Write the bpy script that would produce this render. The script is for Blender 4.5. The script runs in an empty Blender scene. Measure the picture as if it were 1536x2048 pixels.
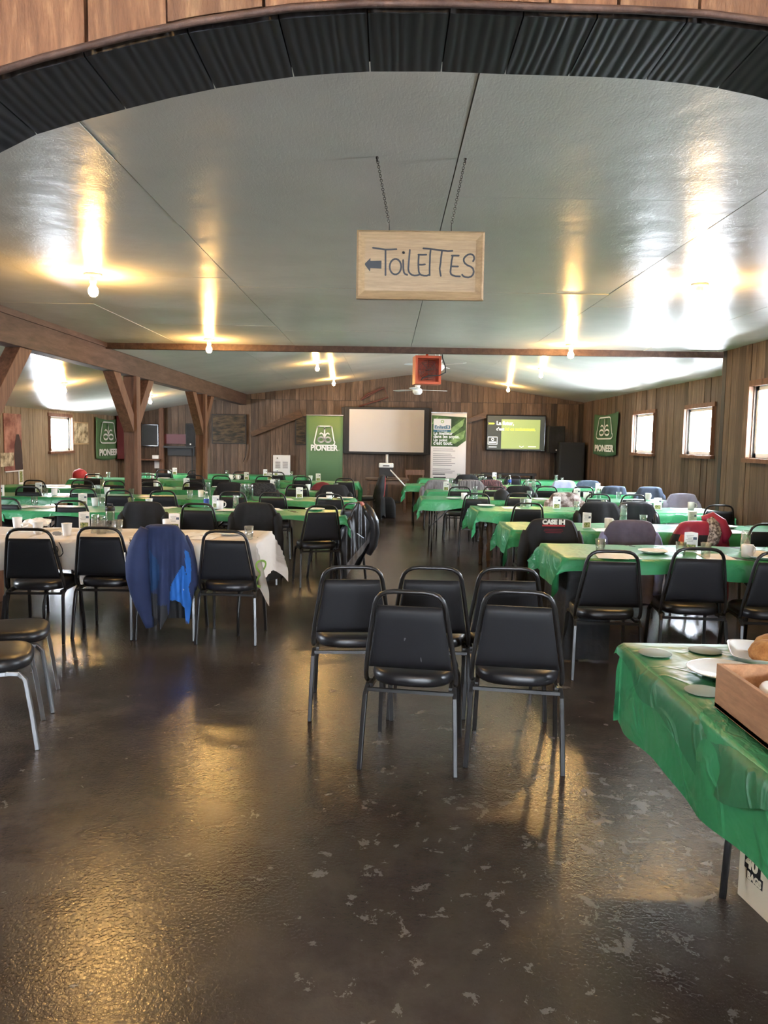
import bpy, math, random
from mathutils import Vector, Matrix, Euler
random.seed(7)
C = bpy.context.scene.collection
SC = bpy.context.scene
PI = math.pi

# ------------------------------------------------------------------ camera
FPX, EYE, VPX, VPY, ROLL = 1538.0, 1.55, 775.0, 883.0, math.radians(0.9)
_d = Vector(((VPX-768)/FPX, (VPY-1024)/FPX, 1.0)).normalized()      # world +Y in camera axes (x right, y down, z forward)
_x = Vector((math.cos(ROLL), math.sin(ROLL), 0.0)); _x = (_x - _d*_x.dot(_d)).normalized()
_u = _x.cross(_d)
if _u.y > 0: _u = -_u
RW = Matrix((_x, _d, _u))                                           # camera axes -> world axes
def ray(px, py):
    return RW @ Vector(((px-768)/FPX, (py-1024)/FPX, 1.0))
def at(px, py, z=None, D=None, x=None):
    """a point of the room: measured on a height z, a depth D or a side plane x"""
    v = ray(px, py)
    t = (z-EYE)/v.z if z is not None else (D/v.y if D is not None else x/v.x)
    return Vector((0, 0, EYE)) + v*t
cam = bpy.data.cameras.new('camera'); cam.sensor_fit = 'VERTICAL'; cam.sensor_height = 24.0
cam.lens = 24.0*FPX/2048.0; cam.clip_start = 0.05; cam.clip_end = 200
co = bpy.data.objects.new('camera', cam); C.objects.link(co)
right, down, fwd = RW @ Vector((1,0,0)), RW @ Vector((0,1,0)), RW @ Vector((0,0,1))
m = Matrix((right, -down, -fwd)).transposed().to_4x4(); m.translation = (0, 0, EYE)
co.matrix_world = m
SC.camera = co

# ------------------------------------------------------------------ light
SC.view_settings.view_transform = 'Standard'; SC.view_settings.look = 'None'
SC.view_settings.exposure = 3.3; SC.view_settings.gamma = 1.0; SC.view_settings.use_curve_mapping = False
w = bpy.data.worlds.new('sky'); SC.world = w; w.use_nodes = True
bg = w.node_tree.nodes['Background']; bg.inputs[0].default_value = (0.80, 0.89, 1.0, 1); bg.inputs[1].default_value = 16.0
SC.cycles.max_bounces = 8; SC.cycles.diffuse_bounces = 5; SC.cycles.glossy_bounces = 4; SC.cycles.transmission_bounces = 6
SC.cycles.transparent_max_bounces = 8; SC.cycles.sample_clamp_indirect = 6.0
SC.cycles.caustics_reflective = False; SC.cycles.caustics_refractive = False
def portal(loc, rot, sx, sy):
    l = bpy.data.lights.new('window_daylight', 'AREA'); l.shape = 'RECTANGLE'; l.size = sx; l.size_y = sy
    l.cycles.is_portal = True
    o = bpy.data.objects.new('window_daylight', l); o.location = loc; o.rotation_euler = rot; C.objects.link(o)
BULB_STRENGTH = 90.0

# ------------------------------------------------------------------ materials
def mat(name, col, rough=0.6, metal=0.0, spec=0.5, **k):
    mt = bpy.data.materials.new(name); mt.use_nodes = True
    b = mt.node_tree.nodes['Principled BSDF']
    b.inputs['Base Color'].default_value = (*col, 1); b.inputs['Roughness'].default_value = rough
    b.inputs['Metallic'].default_value = metal; b.inputs['Specular IOR Level'].default_value = spec
    for kk, v in k.items():
        b.inputs[kk.replace('_', ' ')].default_value = v
    return mt
class N:
    """tiny node helper"""
    def __init__(s, mt): s.t = mt.node_tree; s.b = s.t.nodes['Principled BSDF']
    def n(s, typ, **k):
        x = s.t.nodes.new(typ)
        for a, v in k.items(): setattr(x, a, v)
        return x
    def l(s, a, b): s.t.links.new(a, b)
    def coord(s, scale=(1,1,1), which='Object', loc=None):
        tc = s.n('ShaderNodeTexCoord'); mp = s.n('ShaderNodeMapping'); mp.inputs['Scale'].default_value = scale
        s.l(tc.outputs[which], mp.inputs[0]); s.mp = mp
        return mp.outputs[0]
    def noise(s, vec, scale, detail=4, rough=0.55, dist=0.0):
        x = s.n('ShaderNodeTexNoise'); x.inputs['Scale'].default_value = scale; x.inputs['Detail'].default_value = detail
        x.inputs['Roughness'].default_value = rough; x.inputs['Distortion'].default_value = dist
        s.l(vec, x.inputs['Vector']); return x.outputs['Fac']
    def ramp(s, fac, stops, interp='LINEAR'):
        x = s.n('ShaderNodeValToRGB'); x.color_ramp.interpolation = interp
        e = x.color_ramp.elements
        while len(e) < len(stops): e.new(0.5)
        for i, (p, c) in enumerate(stops):
            e[i].position = p; e[i].color = (*c, 1) if isinstance(c, tuple) else (c, c, c, 1)
        s.l(fac, x.inputs[0]); return x.outputs[0]
    def mix(s, fac, a, b, mode='MIX'):
        x = s.n('ShaderNodeMix', data_type='RGBA', blend_type=mode)
        for i, v in ((0, fac), (6, a), (7, b)):
            if isinstance(v, (int, float)): x.inputs[i].default_value = v
            elif isinstance(v, tuple): x.inputs[i].default_value = (*v, 1)
            else: s.l(v, x.inputs[i])
        return x.outputs[2]
    def math(s, op, a, b=0.0):
        x = s.n('ShaderNodeMath', operation=op)
        for i, v in ((0, a), (1, b)):
            if isinstance(v, (int, float)): x.inputs[i].default_value = v
            else: s.l(v, x.inputs[i])
        return x.outputs[0]
    def bump(s, h, strength=0.3, dist=0.01, normal=None):
        x = s.n('ShaderNodeBump'); x.inputs['Strength'].default_value = strength; x.inputs['Distance'].default_value = dist
        s.l(h, x.inputs['Height'])
        if normal is not None: s.l(normal, x.inputs['Normal'])
        s.l(x.outputs[0], s.b.inputs['Normal']); return x.outputs[0]
    def base(s, c): s.l(c, s.b.inputs['Base Color'])

def wood(name, cols, stretch=(9, 9, 0.8), rough=0.65, vary=0.55, island=True, bump=0.5, spec=0.35):
    mt = mat(name, cols[0], rough, spec=spec); q = N(mt)
    v = q.coord(stretch)
    if island:
        g = q.n('ShaderNodeNewGeometry')
        add = q.n('ShaderNodeVectorMath', operation='ADD'); sc = q.n('ShaderNodeMath', operation='MULTIPLY'); sc.inputs[1].default_value = 57.0
        q.l(g.outputs['Random Per Island'], sc.inputs[0]); q.l(v, add.inputs[0]); q.l(sc.outputs[0], add.inputs[1]); v = add.outputs[0]
    n1 = q.noise(v, 2.2, 6, 0.6, 0.6); n2 = q.noise(v, 9.0, 3, 0.7)
    col = q.ramp(n1, [(0.3, cols[0]), (0.52, cols[1]), (0.75, cols[2])])
    col = q.mix(0.35, col, q.ramp(n2, [(0.35, 0.25), (0.7, 1.0)]), 'MULTIPLY')
    if island:
        r = q.ramp(g.outputs['Random Per Island'], [(0.0, 1.0-vary), (0.5, 1.0-vary*0.35), (1.0, 1.0)])
        col = q.mix(1.0, col, r, 'MULTIPLY')
        wn = q.n('ShaderNodeTexWhiteNoise', noise_dimensions='1D'); q.l(g.outputs['Random Per Island'], wn.inputs['W'])
        col = q.mix(q.math('MULTIPLY', wn.outputs['Value'], 0.4), col, cols[3] if len(cols) > 3 else cols[1])
    q.base(col); q.bump(n2, bump, 0.004)
    return mt
BOARD = wood('weathered_board', [(0.07,0.043,0.028), (0.165,0.107,0.07), (0.30,0.20,0.135), (0.11,0.075,0.055)], vary=0.68)
BOARDL = wood('pale_weathered_board', [(0.17,0.115,0.07), (0.34,0.245,0.16), (0.46,0.36,0.25), (0.30,0.22,0.14)], vary=0.4)
ARCHB = wood('brown_stained_board', [(0.09,0.036,0.018), (0.25,0.12,0.06), (0.52,0.31,0.16), (0.20,0.09,0.045)], stretch=(14,14,2.0), vary=0.45, bump=0.7)
BEAMW = wood('brown_beam_wood', [(0.05,0.026,0.018), (0.095,0.053,0.038), (0.15,0.088,0.065), (0.09,0.05,0.036)], stretch=(7,1.0,7), vary=0.25)
POSTW = wood('brown_post_wood', [(0.09,0.04,0.022), (0.19,0.09,0.052), (0.28,0.145,0.085), (0.17,0.08,0.046)], vary=0.3)
TABLEW = wood('brown_table_wood', [(0.06,0.032,0.018), (0.115,0.062,0.034), (0.18,0.10,0.055), (0.12,0.065,0.035)], stretch=(2,9,9), rough=0.4)
PINE = wood('pale_pine', [(0.38,0.235,0.115), (0.44,0.285,0.145), (0.48,0.32,0.17), (0.43,0.27,0.135)], stretch=(1.2,14,14), vary=0.05, bump=0.1, rough=0.4)
CRATEW = wood('crate_wood', [(0.36,0.17,0.085), (0.48,0.25,0.13), (0.56,0.32,0.18), (0.45,0.23,0.12)], stretch=(8,1.2,8), vary=0.1, bump=0.15)
def dark_soffit():
    mt = mat('black_painted_board', (0.02,0.021,0.024), 0.42); q = N(mt)
    g = q.n('ShaderNodeNewGeometry'); v = q.coord((3.2, .45, 3.2))
    add = q.n('ShaderNodeVectorMath', operation='ADD'); sc = q.n('ShaderNodeMath', operation='MULTIPLY'); sc.inputs[1].default_value = 31.0
    q.l(g.outputs['Random Per Island'], sc.inputs[0]); q.l(v, add.inputs[0]); q.l(sc.outputs[0], add.inputs[1])
    wv = q.n('ShaderNodeTexWave', wave_type='BANDS', bands_direction='X'); wv.inputs['Scale'].default_value = 4.5; wv.inputs['Distortion'].default_value = 9.0
    wv.inputs['Detail'].default_value = 2.5; wv.inputs['Detail Scale'].default_value = 0.7
    q.l(add.outputs[0], wv.inputs[0])
    q.base(q.ramp(wv.outputs['Fac'], [(0.0, (0.014,0.015,0.017)), (1.0, (0.035,0.036,0.040))]))
    q.bump(wv.outputs['Fac'], 0.45, 0.003); return mt
SOFFIT = dark_soffit()
def ceiling_mat():
    mt = mat('glossy_grey_paint', (0.40,0.405,0.375), 0.25, spec=0.3); q = N(mt)
    v = q.coord((1,1,1)); v2 = q.coord((30, 7, 7))
    a = q.noise(v, 1.3, 3); b = q.noise(v, 42, 4, 0.6, 1.0); c = q.noise(v2, 2.0, 4, 0.6, 1.2)
    q.base(q.ramp(a, [(0.3, (0.63,0.615,0.55)), (0.7, (0.70,0.685,0.62))]))
    n = q.bump(q.math('ADD', b, c), 0.16, 0.006); q.bump(a, 0.35, 0.05, n)
    return mt
CEIL = ceiling_mat()
def floor_mat():
    mt = mat('sealed_concrete', (0.06,0.045,0.035), 0.22); q = N(mt)
    v = q.coord((1,1,1))
    a = q.noise(v, 0.9, 5, 0.6); b = q.noise(v, 75, 3, 0.6, 0.6); c = q.noise(v, 22, 3, 0.5, 1.0); d = q.noise(v, 6.5, 6, 0.72, 0.6); e = q.noise(v, 0.7, 2, 0.5)
    col = q.ramp(a, [(0.28, (0.034,0.025,0.019)), (0.5, (0.062,0.048,0.038)), (0.72, (0.105,0.084,0.068))])
    col = q.mix(q.ramp(q.noise(v, 3.0, 6, 0.7), [(0.45, 0.0), (0.62, 0.6)]), col, (0.035,0.022,0.022))
    gr = q.n('ShaderNodeVectorMath', operation='DISTANCE'); q.l(q.coord((1,1,1)), gr.inputs[0]); gr.inputs[1].default_value = (1.0, 3.0, 0)
    worn = q.ramp(q.math('MULTIPLY', gr.outputs['Value'], 0.25), [(0.0, 0.10), (0.22, 0.055), (0.5, 0.01), (1.0, 0.0)])
    d2 = q.noise(v, 11.0, 5, 0.7, 0.4)
    fl = q.math('ADD', q.math('ADD', q.math('MULTIPLY', d, .5), q.math('MULTIPLY', d2, .5)), q.math('MULTIPLY', q.math('ADD', worn, q.math('MULTIPLY', e, 0.10)), 1.0))
    flm = q.ramp(fl, [(0.672, 0.0), (0.684, 1.0)])
    col = q.mix(q.math('MULTIPLY', flm, 0.6), col, (0.20,0.185,0.17))
    q.base(col)
    q.l(q.ramp(a, [(0.3, 0.13), (0.7, 0.22)]), q.b.inputs['Roughness'])
    n = q.bump(b, 0.34, 0.004); n = q.bump(c, 0.16, 0.006, n); q.bump(flm, 0.3, 0.003, n)
    return mt
FLOOR = floor_mat()
def cloth_mat(name, col, rough=0.3, cr=1.0, sc=(1,1,1)):
    mt = mat(name, col, rough); q = N(mt); v = q.coord(sc)
    a = q.noise(v, 3.0, 3, 0.5, 1.5)
    r = q.n('ShaderNodeMath', operation='ABSOLUTE'); q.l(q.math('SUBTRACT', a, 0.5), r.inputs[0])
    rr = q.ramp(r.outputs[0], [(0.0, 1.0), (0.06, 0.0)])
    n = q.bump(q.noise(v, 5.0, 3, 0.5, 0.6), 0.35*cr, 0.05); q.bump(rr, 0.22*cr, 0.02, n)
    return mt
GREEN = cloth_mat('green_plastic_sheet', (0.036,0.26,0.10), 0.33, 0.8)
WHITEC = cloth_mat('white_cloth', (0.62,0.56,0.50), 0.6, 0.5)
BLACKC = cloth_mat('black_cloth', (0.012,0.013,0.016), 0.7, 0.7)
VINYL = mat('black_vinyl', (0.010,0.010,0.012), 0.36); q = N(VINYL); q.bump(q.noise(q.coord(), 160, 2), 0.12, 0.001)
BACKV = mat('black_backrest_vinyl', (0.009,0.009,0.011), 0.55, spec=0.3)
FRAME = mat('black_powder_coated_steel', (0.022,0.021,0.021), 0.28, 0.3)
STEEL = mat('grey_steel_tube', (0.22,0.22,0.225), 0.3, 0.85)
WHITE = mat('white_plastic', (0.72,0.72,0.70), 0.4)
CERAMIC = mat('white_ceramic', (0.78,0.78,0.76), 0.18)
PAPER = mat('white_paper', (0.80,0.79,0.77), 0.8)
KRAFT = mat('kraft_paper', (0.50,0.34,0.20), 0.8)
DARK = mat('matte_black', (0.012,0.012,0.013), 0.6)
GLOSSB = mat('glossy_black', (0.008,0.008,0.010), 0.12)
def see_through(name, tint, k, rough=0.03):
    g = bpy.data.materials.new(name); g.use_nodes = True; t = g.node_tree; t.nodes.remove(t.nodes['Principled BSDF'])
    tr = t.nodes.new('ShaderNodeBsdfTransparent'); gl = t.nodes.new('ShaderNodeBsdfGlossy'); mx = t.nodes.new('ShaderNodeMixShader'); lw = t.nodes.new('ShaderNodeLayerWeight'); mr = t.nodes.new('ShaderNodeMapRange')
    tr.inputs[0].default_value = (*tint, 1); gl.inputs['Roughness'].default_value = rough; lw.inputs[0].default_value = 0.35
    mr.inputs['To Min'].default_value = k; mr.inputs['To Max'].default_value = 0.85
    t.links.new(lw.outputs['Facing'], mr.inputs['Value']); t.links.new(mr.outputs[0], mx.inputs[0]); t.links.new(tr.outputs[0], mx.inputs[1]); t.links.new(gl.outputs[0], mx.inputs[2]); t.links.new(mx.outputs[0], t.nodes['Material Output'].inputs[0]); return g
GLASS = see_through('clear_glass', (0.93,0.96,0.95), 0.10)
GREYS = mat('grey_scuff', (0.07,0.07,0.075), 0.5)
INK = mat('black_ink', (0.01,0.01,0.012), 0.5)
WINK = mat('white_print', (0.80,0.80,0.78), 0.6)
GINK = mat('green_print', (0.20,0.36,0.05), 0.6)
GREYINK = mat('grey_print', (0.16,0.15,0.15), 0.7)
REDM = mat('red_paint', (0.50,0.075,0.03), 0.4)
REDC = mat('red_fabric', (0.45,0.03,0.035), 0.7)
BANG = mat('green_banner_fabric', (0.085,0.17,0.075), 0.65)
FLAGG = mat('dark_green_flag_fabric', (0.045,0.12,0.055), 0.75)
BANW = mat('white_banner_vinyl', (0.66,0.61,0.57), 0.6)
SCREENW = mat('projection_screen', (0.56,0.53,0.50), 0.7)
BLUELAB = mat('blue_label', (0.02,0.06,0.30), 0.4)
BREAD = mat('bread_crust', (0.45,0.19,0.05), 0.7); q = N(BREAD); q.base(q.ramp(q.noise(q.coord(), 22, 5, 0.7), [(0.3,(0.28,0.09,0.02)),(0.6,(0.52,0.25,0.08)),(0.8,(0.68,0.42,0.2))])); q.bump(q.noise(q.coord(), 30, 4), 0.8, 0.01)
CARDB = mat('cardboard', (0.62,0.52,0.37), 0.75)
BRASS = mat('dark_steel_chain', (0.09,0.08,0.07), 0.35, 0.9)
def emis(name, col, s):
    mt = mat(name, col, 0.5); b = mt.node_tree.nodes['Principled BSDF']
    b.inputs['Emission Color'].default_value = (*col, 1); b.inputs['Emission Strength'].default_value = s; return mt
BULB = emis('lit_bulb', (1.0, 0.56, 0.17), BULB_STRENGTH)
def fabric(name, c1, c2=None, scale=8, rough=0.75, stretch=(1,1,1), plaid=False):
    mt = mat(name, c1, rough, spec=0.3); q = N(mt); v = q.coord(stretch)
    c2 = c2 or tuple(x*1.5 for x in c1)
    q.base(q.ramp(q.noise(v, scale, 4, 0.6), [(0.4, c1), (0.62, c2)]))
    q.bump(q.noise(v, 260, 2), 0.1, 0.002); return mt
NAVY = fabric('navy_softshell', (0.022,0.032,0.085), (0.028,0.042,0.11), 3)
ROYAL = fabric('royal_blue_softshell', (0.02,0.14,0.50), (0.03,0.17,0.58), 3)
COATB = fabric('black_coat_fabric', (0.010,0.010,0.011), (0.018,0.018,0.019), 4)
PUFFY = mat('shiny_black_quilt', (0.014,0.014,0.016), 0.3)
GREYF = fabric('grey_quilt', (0.13,0.13,0.14), (0.20,0.20,0.21), 5)
SALMON = fabric('salmon_knit', (0.45,0.16,0.13), (0.5,0.22,0.18), 20)
MAUVE = fabric('mauve_grey_fleece', (0.09,0.075,0.10), (0.13,0.11,0.15), 5)
LILAC = fabric('lilac_sleeve_fabric', (0.17,0.19,0.36), (0.20,0.22,0.40), 5)
FUR = fabric('mottled_fur', (0.06,0.045,0.04), (0.45,0.40,0.36), 45)
CRIMSON = fabric('crimson_nylon', (0.28,0.02,0.045), (0.36,0.03,0.06), 5, 0.4)
ORANGE = fabric('orange_nylon', (0.55,0.07,0.03), (0.6,0.09,0.03), 5, 0.4)
CAMO = fabric('snow_camouflage', (0.09,0.06,0.05), (0.48,0.42,0.40), 14)
MAROON = fabric('maroon_fleece', (0.13,0.015,0.02), (0.18,0.02,0.03), 6)
PALEB = fabric('pale_lavender_denim', (0.36,0.38,0.52), (0.42,0.44,0.58), 6)
GREYW = fabric('grey_marl', (0.13,0.12,0.125), (0.24,0.22,0.23), 30, stretch=(3,3,0.3))
PLAID = fabric('dark_plaid', (0.02,0.015,0.018), (0.22,0.10,0.10), 26, stretch=(3,3,0.4))
STRIPE = fabric('grey_striped_knit', (0.05,0.045,0.045), (0.34,0.30,0.30), 22, stretch=(4,4,0.1))
BLACKP = fabric('black_speckled_knit', (0.012,0.012,0.013), (0.05,0.05,0.05), 60)
SLATE = fabric('slate_blue_fabric', (0.07,0.09,0.13), (0.10,0.13,0.19), 6)

# ------------------------------------------------------------------ mesh building
class MB:
    def __init__(s): s.v = []; s.f = []; s.m = []; s.sm = []
    def add(s, vs, fs, m=0, smooth=True):
        o = len(s.v); s.v += [tuple(v) for v in vs]
        for f in fs: s.f.append([o+i for i in f]); s.m.append(m); s.sm.append(smooth)
        return s
    def box(s, c, d, rot=None, m=0):
        R = Euler(rot).to_matrix() if rot else Matrix.Identity(3)
        c = Vector(c); h = Vector(d)/2
        vs = [c + R @ Vector((sx*h.x, sy*h.y, sz*h.z)) for sx in (-1,1) for sy in (-1,1) for sz in (-1,1)]
        return s.add(vs, [(0,1,3,2),(4,6,7,5),(0,4,5,1),(2,3,7,6),(0,2,6,4),(1,5,7,3)], m, False)
    def bar(s, a, b, wx, wy=None, m=0, up=(0,0,1)):
        """a square bar from a to b"""
        a = Vector(a); b = Vector(b); wy = wy or wx; t = (b-a).normalized()
        n = t.cross(Vector(up)); n = n.normalized() if n.length > 1e-4 else Vector((1,0,0)); k = t.cross(n).normalized()
        vs = [p + n*sx*wx/2 + k*sy*wy/2 for p in (a, b) for sx, sy in ((-1,-1),(1,-1),(1,1),(-1,1))]
        return s.add(vs, [(3,2,1,0),(4,5,6,7),(0,1,5,4),(1,2,6,5),(2,3,7,6),(3,0,4,7)], m, False)
    def tube(s, pts, r, n=8, m=0, closed=False, caps=True, flat=False):
        pts = [Vector(p) for p in pts]; rings = []; prev = None; L = len(pts)
        for i, p in enumerate(pts):
            if closed: t = pts[(i+1) % L]-pts[i-1]
            else: t = pts[min(i+1, L-1)]-pts[max(i-1, 0)]
            t.normalize()
            if prev is None:
                a = t.cross(Vector((0,0,1)));
                if a.length < 1e-3: a = t.cross(Vector((0,1,0)))
            else: a = prev - t*prev.dot(t)
            a.normalize(); prev = a; b = t.cross(a)
            rr = r[i] if isinstance(r, (list, tuple)) else r
            o_ = PI/4 if flat else 0
            rings.append([p + (a*math.cos(2*PI*k/n+o_)+b*math.sin(2*PI*k/n+o_))*rr for k in range(n)])
        return s.loft(rings, m, closed, caps, smooth=not flat)
    def loft(s, rings, m=0, closed=False, caps=True, smooth=True, mf=None):
        n = len(rings[0]); vs = [v for r in rings for v in r]; fs = []
        L = len(rings); o = len(s.v); s.v += [tuple(v) for v in vs]
        for i in range(L if closed else L-1):
            j = (i+1) % L
            for k in range(n):
                k2 = (k+1) % n
                f = [o+i*n+k, o+i*n+k2, o+j*n+k2, o+j*n+k]
                s.f.append(f)
                if mf:
                    cc = sum((Vector(s.v[q]) for q in f), Vector())/4; s.m.append(mf(cc))
                else: s.m.append(m)
                s.sm.append(smooth)
        if caps and not closed:
            s.f.append([o+k for k in reversed(range(n))]); s.f.append([o+(L-1)*n+k for k in range(n)]); s.m += [m, m]; s.sm += [False, False]
        return s
    def lathe(s, prof, c=(0,0,0), n=20, m=0, caps=False):
        c = Vector(c)
        return s.loft([[c + Vector((r*math.cos(2*PI*k/n), r*math.sin(2*PI*k/n), z)) for k in range(n)] for r, z in prof], m, False, caps)
    def prism(s, poly, y0, y1, m=0):
        """poly in (x, z), extruded along y"""
        n = len(poly); vs = [(x, y0, z) for x, z in poly]+[(x, y1, z) for x, z in poly]
        fs = [tuple(range(n)), tuple(reversed(range(n, 2*n)))]+[(i, i+n, (i+1) % n+n, (i+1) % n) for i in range(n)]
        return s.add(vs, fs, m, False)
    def ribbon(s, pts, wd, y=0.0, m=0, closed=False, n=8, w2=None):
        """a flat stroke in the (x, z) plane facing -y"""
        pts = [Vector((p[0], p[1])) for p in pts]; L = len(pts)
        for i in range(L if closed else L-1):
            a, b = pts[i], pts[(i+1) % L]; t = b-a
            if t.length < 1e-6: continue
            nn = Vector((-t.y, t.x)).normalized()*wd/2
            s.add([(a.x-nn.x, y, a.y-nn.y), (b.x-nn.x, y, b.y-nn.y), (b.x+nn.x, y, b.y+nn.y), (a.x+nn.x, y, a.y+nn.y)], [(0,1,2,3)], m, False)
        for p in pts:
            s.add([(p.x+wd/2*math.cos(2*PI*k/n), y-0.0002, p.y+wd/2*math.sin(2*PI*k/n)) for k in range(n)], [tuple(range(n))], m, False)
        return s
    def build(s, name, mats, parent=None, loc=None, rot=None, bevel=0, sub=0):
        me = bpy.data.meshes.new(name); me.from_pydata(s.v, [], s.f)
        for mm in (mats if isinstance(mats, (list, tuple)) else [mats]): me.materials.append(mm)
        me.polygons.foreach_set('material_index', s.m); me.polygons.foreach_set('use_smooth', s.sm)
        me.update()
        o = bpy.data.objects.new(name, me); C.objects.link(o)
        if parent: o.parent = parent
        if loc is not None: o.location = loc
        if rot is not None: o.rotation_euler = rot
        if bevel:
            b = o.modifiers.new('bevel', 'BEVEL'); b.width = bevel; b.segments = 2; b.limit_method = 'ANGLE'
        if sub:
            b = o.modifiers.new('sub', 'SUBSURF'); b.levels = sub; b.render_levels = sub
        return o
def tag(o, label=None, cat=None, group=None, kind=None):
    if label: o['label'] = label
    if cat: o['category'] = cat
    if group: o['group'] = group
    if kind: o['kind'] = kind
    return o
def empty(name, loc, rz=0, label=None, cat=None, group=None):
    o = bpy.data.objects.new(name, None); C.objects.link(o); o.location = loc; o.rotation_euler = (0,0,rz); o.empty_display_size = 0.1
    return tag(o, label, cat, group)
def copy_tree(o, parent=None):
    c = o.copy(); C.objects.link(c)
    if parent: c.parent = parent
    for ch in list(o.children):
        if ch.get('_mine', True): copy_tree(ch, c)
    return c
def struct(mb, name, mats, **k):
    return tag(mb.build(name, mats, **k), kind='structure')
def text(s, size, loc, mt, parent, name='lettering', width=None, bold=0.0, align='LEFT', rot=(PI/2,0,0), height=None, shear=0.0):
    cu = bpy.data.curves.new(name, 'FONT'); cu.body = s; cu.size = size; cu.extrude = 0.0006; cu.offset = bold; cu.align_x = align; cu.shear = shear
    cu.resolution_u = 3
    t = bpy.data.objects.new('tmp', cu); C.objects.link(t)
    me = bpy.data.meshes.new_from_object(t.evaluated_get(bpy.context.evaluated_depsgraph_get()))
    bpy.data.objects.remove(t); me.materials.clear(); me.materials.append(mt)
    o = bpy.data.objects.new(name, me); C.objects.link(o); o.location = loc; o.rotation_euler = rot
    xs = [v.co.x for v in me.vertices]; ys = [v.co.y for v in me.vertices]
    if width and xs:
        k = width/(max(xs)-min(xs)); ky = (height/(max(ys)-min(ys))) if height else k
        o.scale = (k, ky, k)
    if parent: o.parent = parent
    return o
def arc(cx, cz, r, a0, a1, n=10, rz=None):
    rz = rz or r
    return [(cx+r*math.cos(math.radians(a0+(a1-a0)*i/n)), cz+rz*math.sin(math.radians(a0+(a1-a0)*i/n))) for i in range(n+1)]
ORD = ['NEAR', 'second', 'third', 'fourth', 'fifth', 'sixth', 'seventh', 'eighth', 'ninth', 'tenth', 'eleventh', 'twelfth', 'thirteenth', 'fourteenth', 'fifteenth', 'sixteenth']
def ordl(q): return 'nearest the aisle' if q == 0 else ('%s from the aisle' % ORD[min(q, 15)])

# ================================================================== SETTING
YB, XR, XRN, YJ, XBM, XL, ZC = 19.8, 5.0, 4.25, 10.0, -3.6, -6.95, 2.75
def zg(x):                                     # underside of the gabled far ceiling
    if x < XBM: return 2.70+0.185*(x-XBM)
    return 3.244+0.133*(x-.57) if x < .57 else 3.244-0.143*(x-.57)
struct(MB().box((-1, 7, -.05), (14, 27, .1)), 'floor', FLOOR)

def board_wall(name, mt, u0, u1, ztop, place, holes=(), wmin=.11, wmax=.2, z0=0.0, split=None, seed=1, back=True):
    """vertical boards of uneven width; place(u, z, w) -> world point; w is the distance out from the wall"""
    rg = random.Random(seed); mb = MB(); u = u0
    def slab(a, b, z, zt_a, zt_b, th):
        vs = [place(a, z, 0), place(b, z, 0), place(b, zt_b, 0), place(a, zt_a, 0), place(a, z, th), place(b, z, th), place(b, zt_b, th), place(a, zt_a, th)]
        mb.add(vs, [(0,3,2,1),(4,5,6,7),(0,1,5,4),(1,2,6,5),(2,3,7,6),(3,0,4,7)], 0, False)
    while u < u1-.02:
        cuts = sorted([h[0] for h in holes]+[h[1] for h in holes])
        b = min(u+rg.uniform(wmin, wmax), u1)
        for cc in cuts:
            if u+1e-4 < cc < b-1e-4 or abs(cc-b) < .03 and cc > u+1e-4: b = cc; break
        th = rg.uniform(.014, .026); e = .0025
        segs = [(z0, None)]
        for h in holes:
            if u >= h[0]-1e-3 and b <= h[1]+1e-3: segs = [(z0, h[2]), (h[3], None)]
        for za, zb in segs:
            if split and zb is None and za < split:
                slab(u+e, b-e, za, split-.004, split-.004, th)
                th2 = rg.uniform(.02, .034); slab(u+e, b-e, split+.004, ztop(u), ztop(b), th2)
            elif zb is None: slab(u+e, b-e, za, ztop(u), ztop(b), th)
            else: slab(u+e, b-e, za, zb, zb, th)
        u = b
    if back:                                   # the dark backing seen in the gaps
        us = sorted(set([u0, u1]+([XBM, .57] if split else [])+[h[0] for h in holes]+[h[1] for h in holes]))
        for a, b in zip(us, us[1:]):
            hs = [h for h in holes if a >= h[0]-1e-4 and b <= h[1]+1e-4]
            zs = [(z0, hs[0][2]), (hs[0][3], None)] if hs else [(z0, None)]
            for za, zb in zs:
                mb.add([place(a, za, -.0), place(b, za, 0), place(b, zb or ztop(b), 0), place(a, zb or ztop(a), 0),
                        place(a, za, -.1), place(b, za, -.1), place(b, zb or ztop(b), -.1), place(a, zb or ztop(a), -.1)],
                       [(0,1,2,3),(4,7,6,5),(0,4,5,1),(1,5,6,2),(2,6,7,3),(3,7,4,0)], 1, False)
    return struct(mb, name, [mt, DARK])
# back wall
board_wall('wall_back', BOARD, XL, XR, lambda u: zg(u)+.02, lambda u, z, w: (u, YB-w, z), split=2.57, seed=3)
# windows: (low y, high y, sill, head)
WR = [(11.85, 12.9, 1.42, 2.16), (14.45, 15.6, 1.41, 2.16)]
WRN = [(8.25, 9.0, 1.43, 2.25), (2.0, 2.75, 1.43, 2.25)]  # the second window is out of view, added to light the near tables
WL = [(15.8, 16.85, 1.25, 1.96), (5.5, 6.6, 1.25, 1.96)]
board_wall('wall_right_far', BOARD, YJ, YB, lambda u: zg(XR)+.02, lambda u, z, w: (XR-w, u, z), holes=WR, seed=5)
board_wall('wall_right_near', BOARD, 1.79, YJ-.12, lambda u: ZC, lambda u, z, w: (XRN-w, u, z), holes=WRN, seed=8)
board_wall('wall_right_return', BOARD, XRN-.02, XR+.1, lambda u: 2.75, lambda u, z, w: (u, YJ-.12+w, z), seed=9)
board_wall('wall_left', BOARDL, 1.79, YB, lambda u: zg(XL)+.02, lambda u, z, w: (XL+w, u, z), holes=WL, seed=11)
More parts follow.
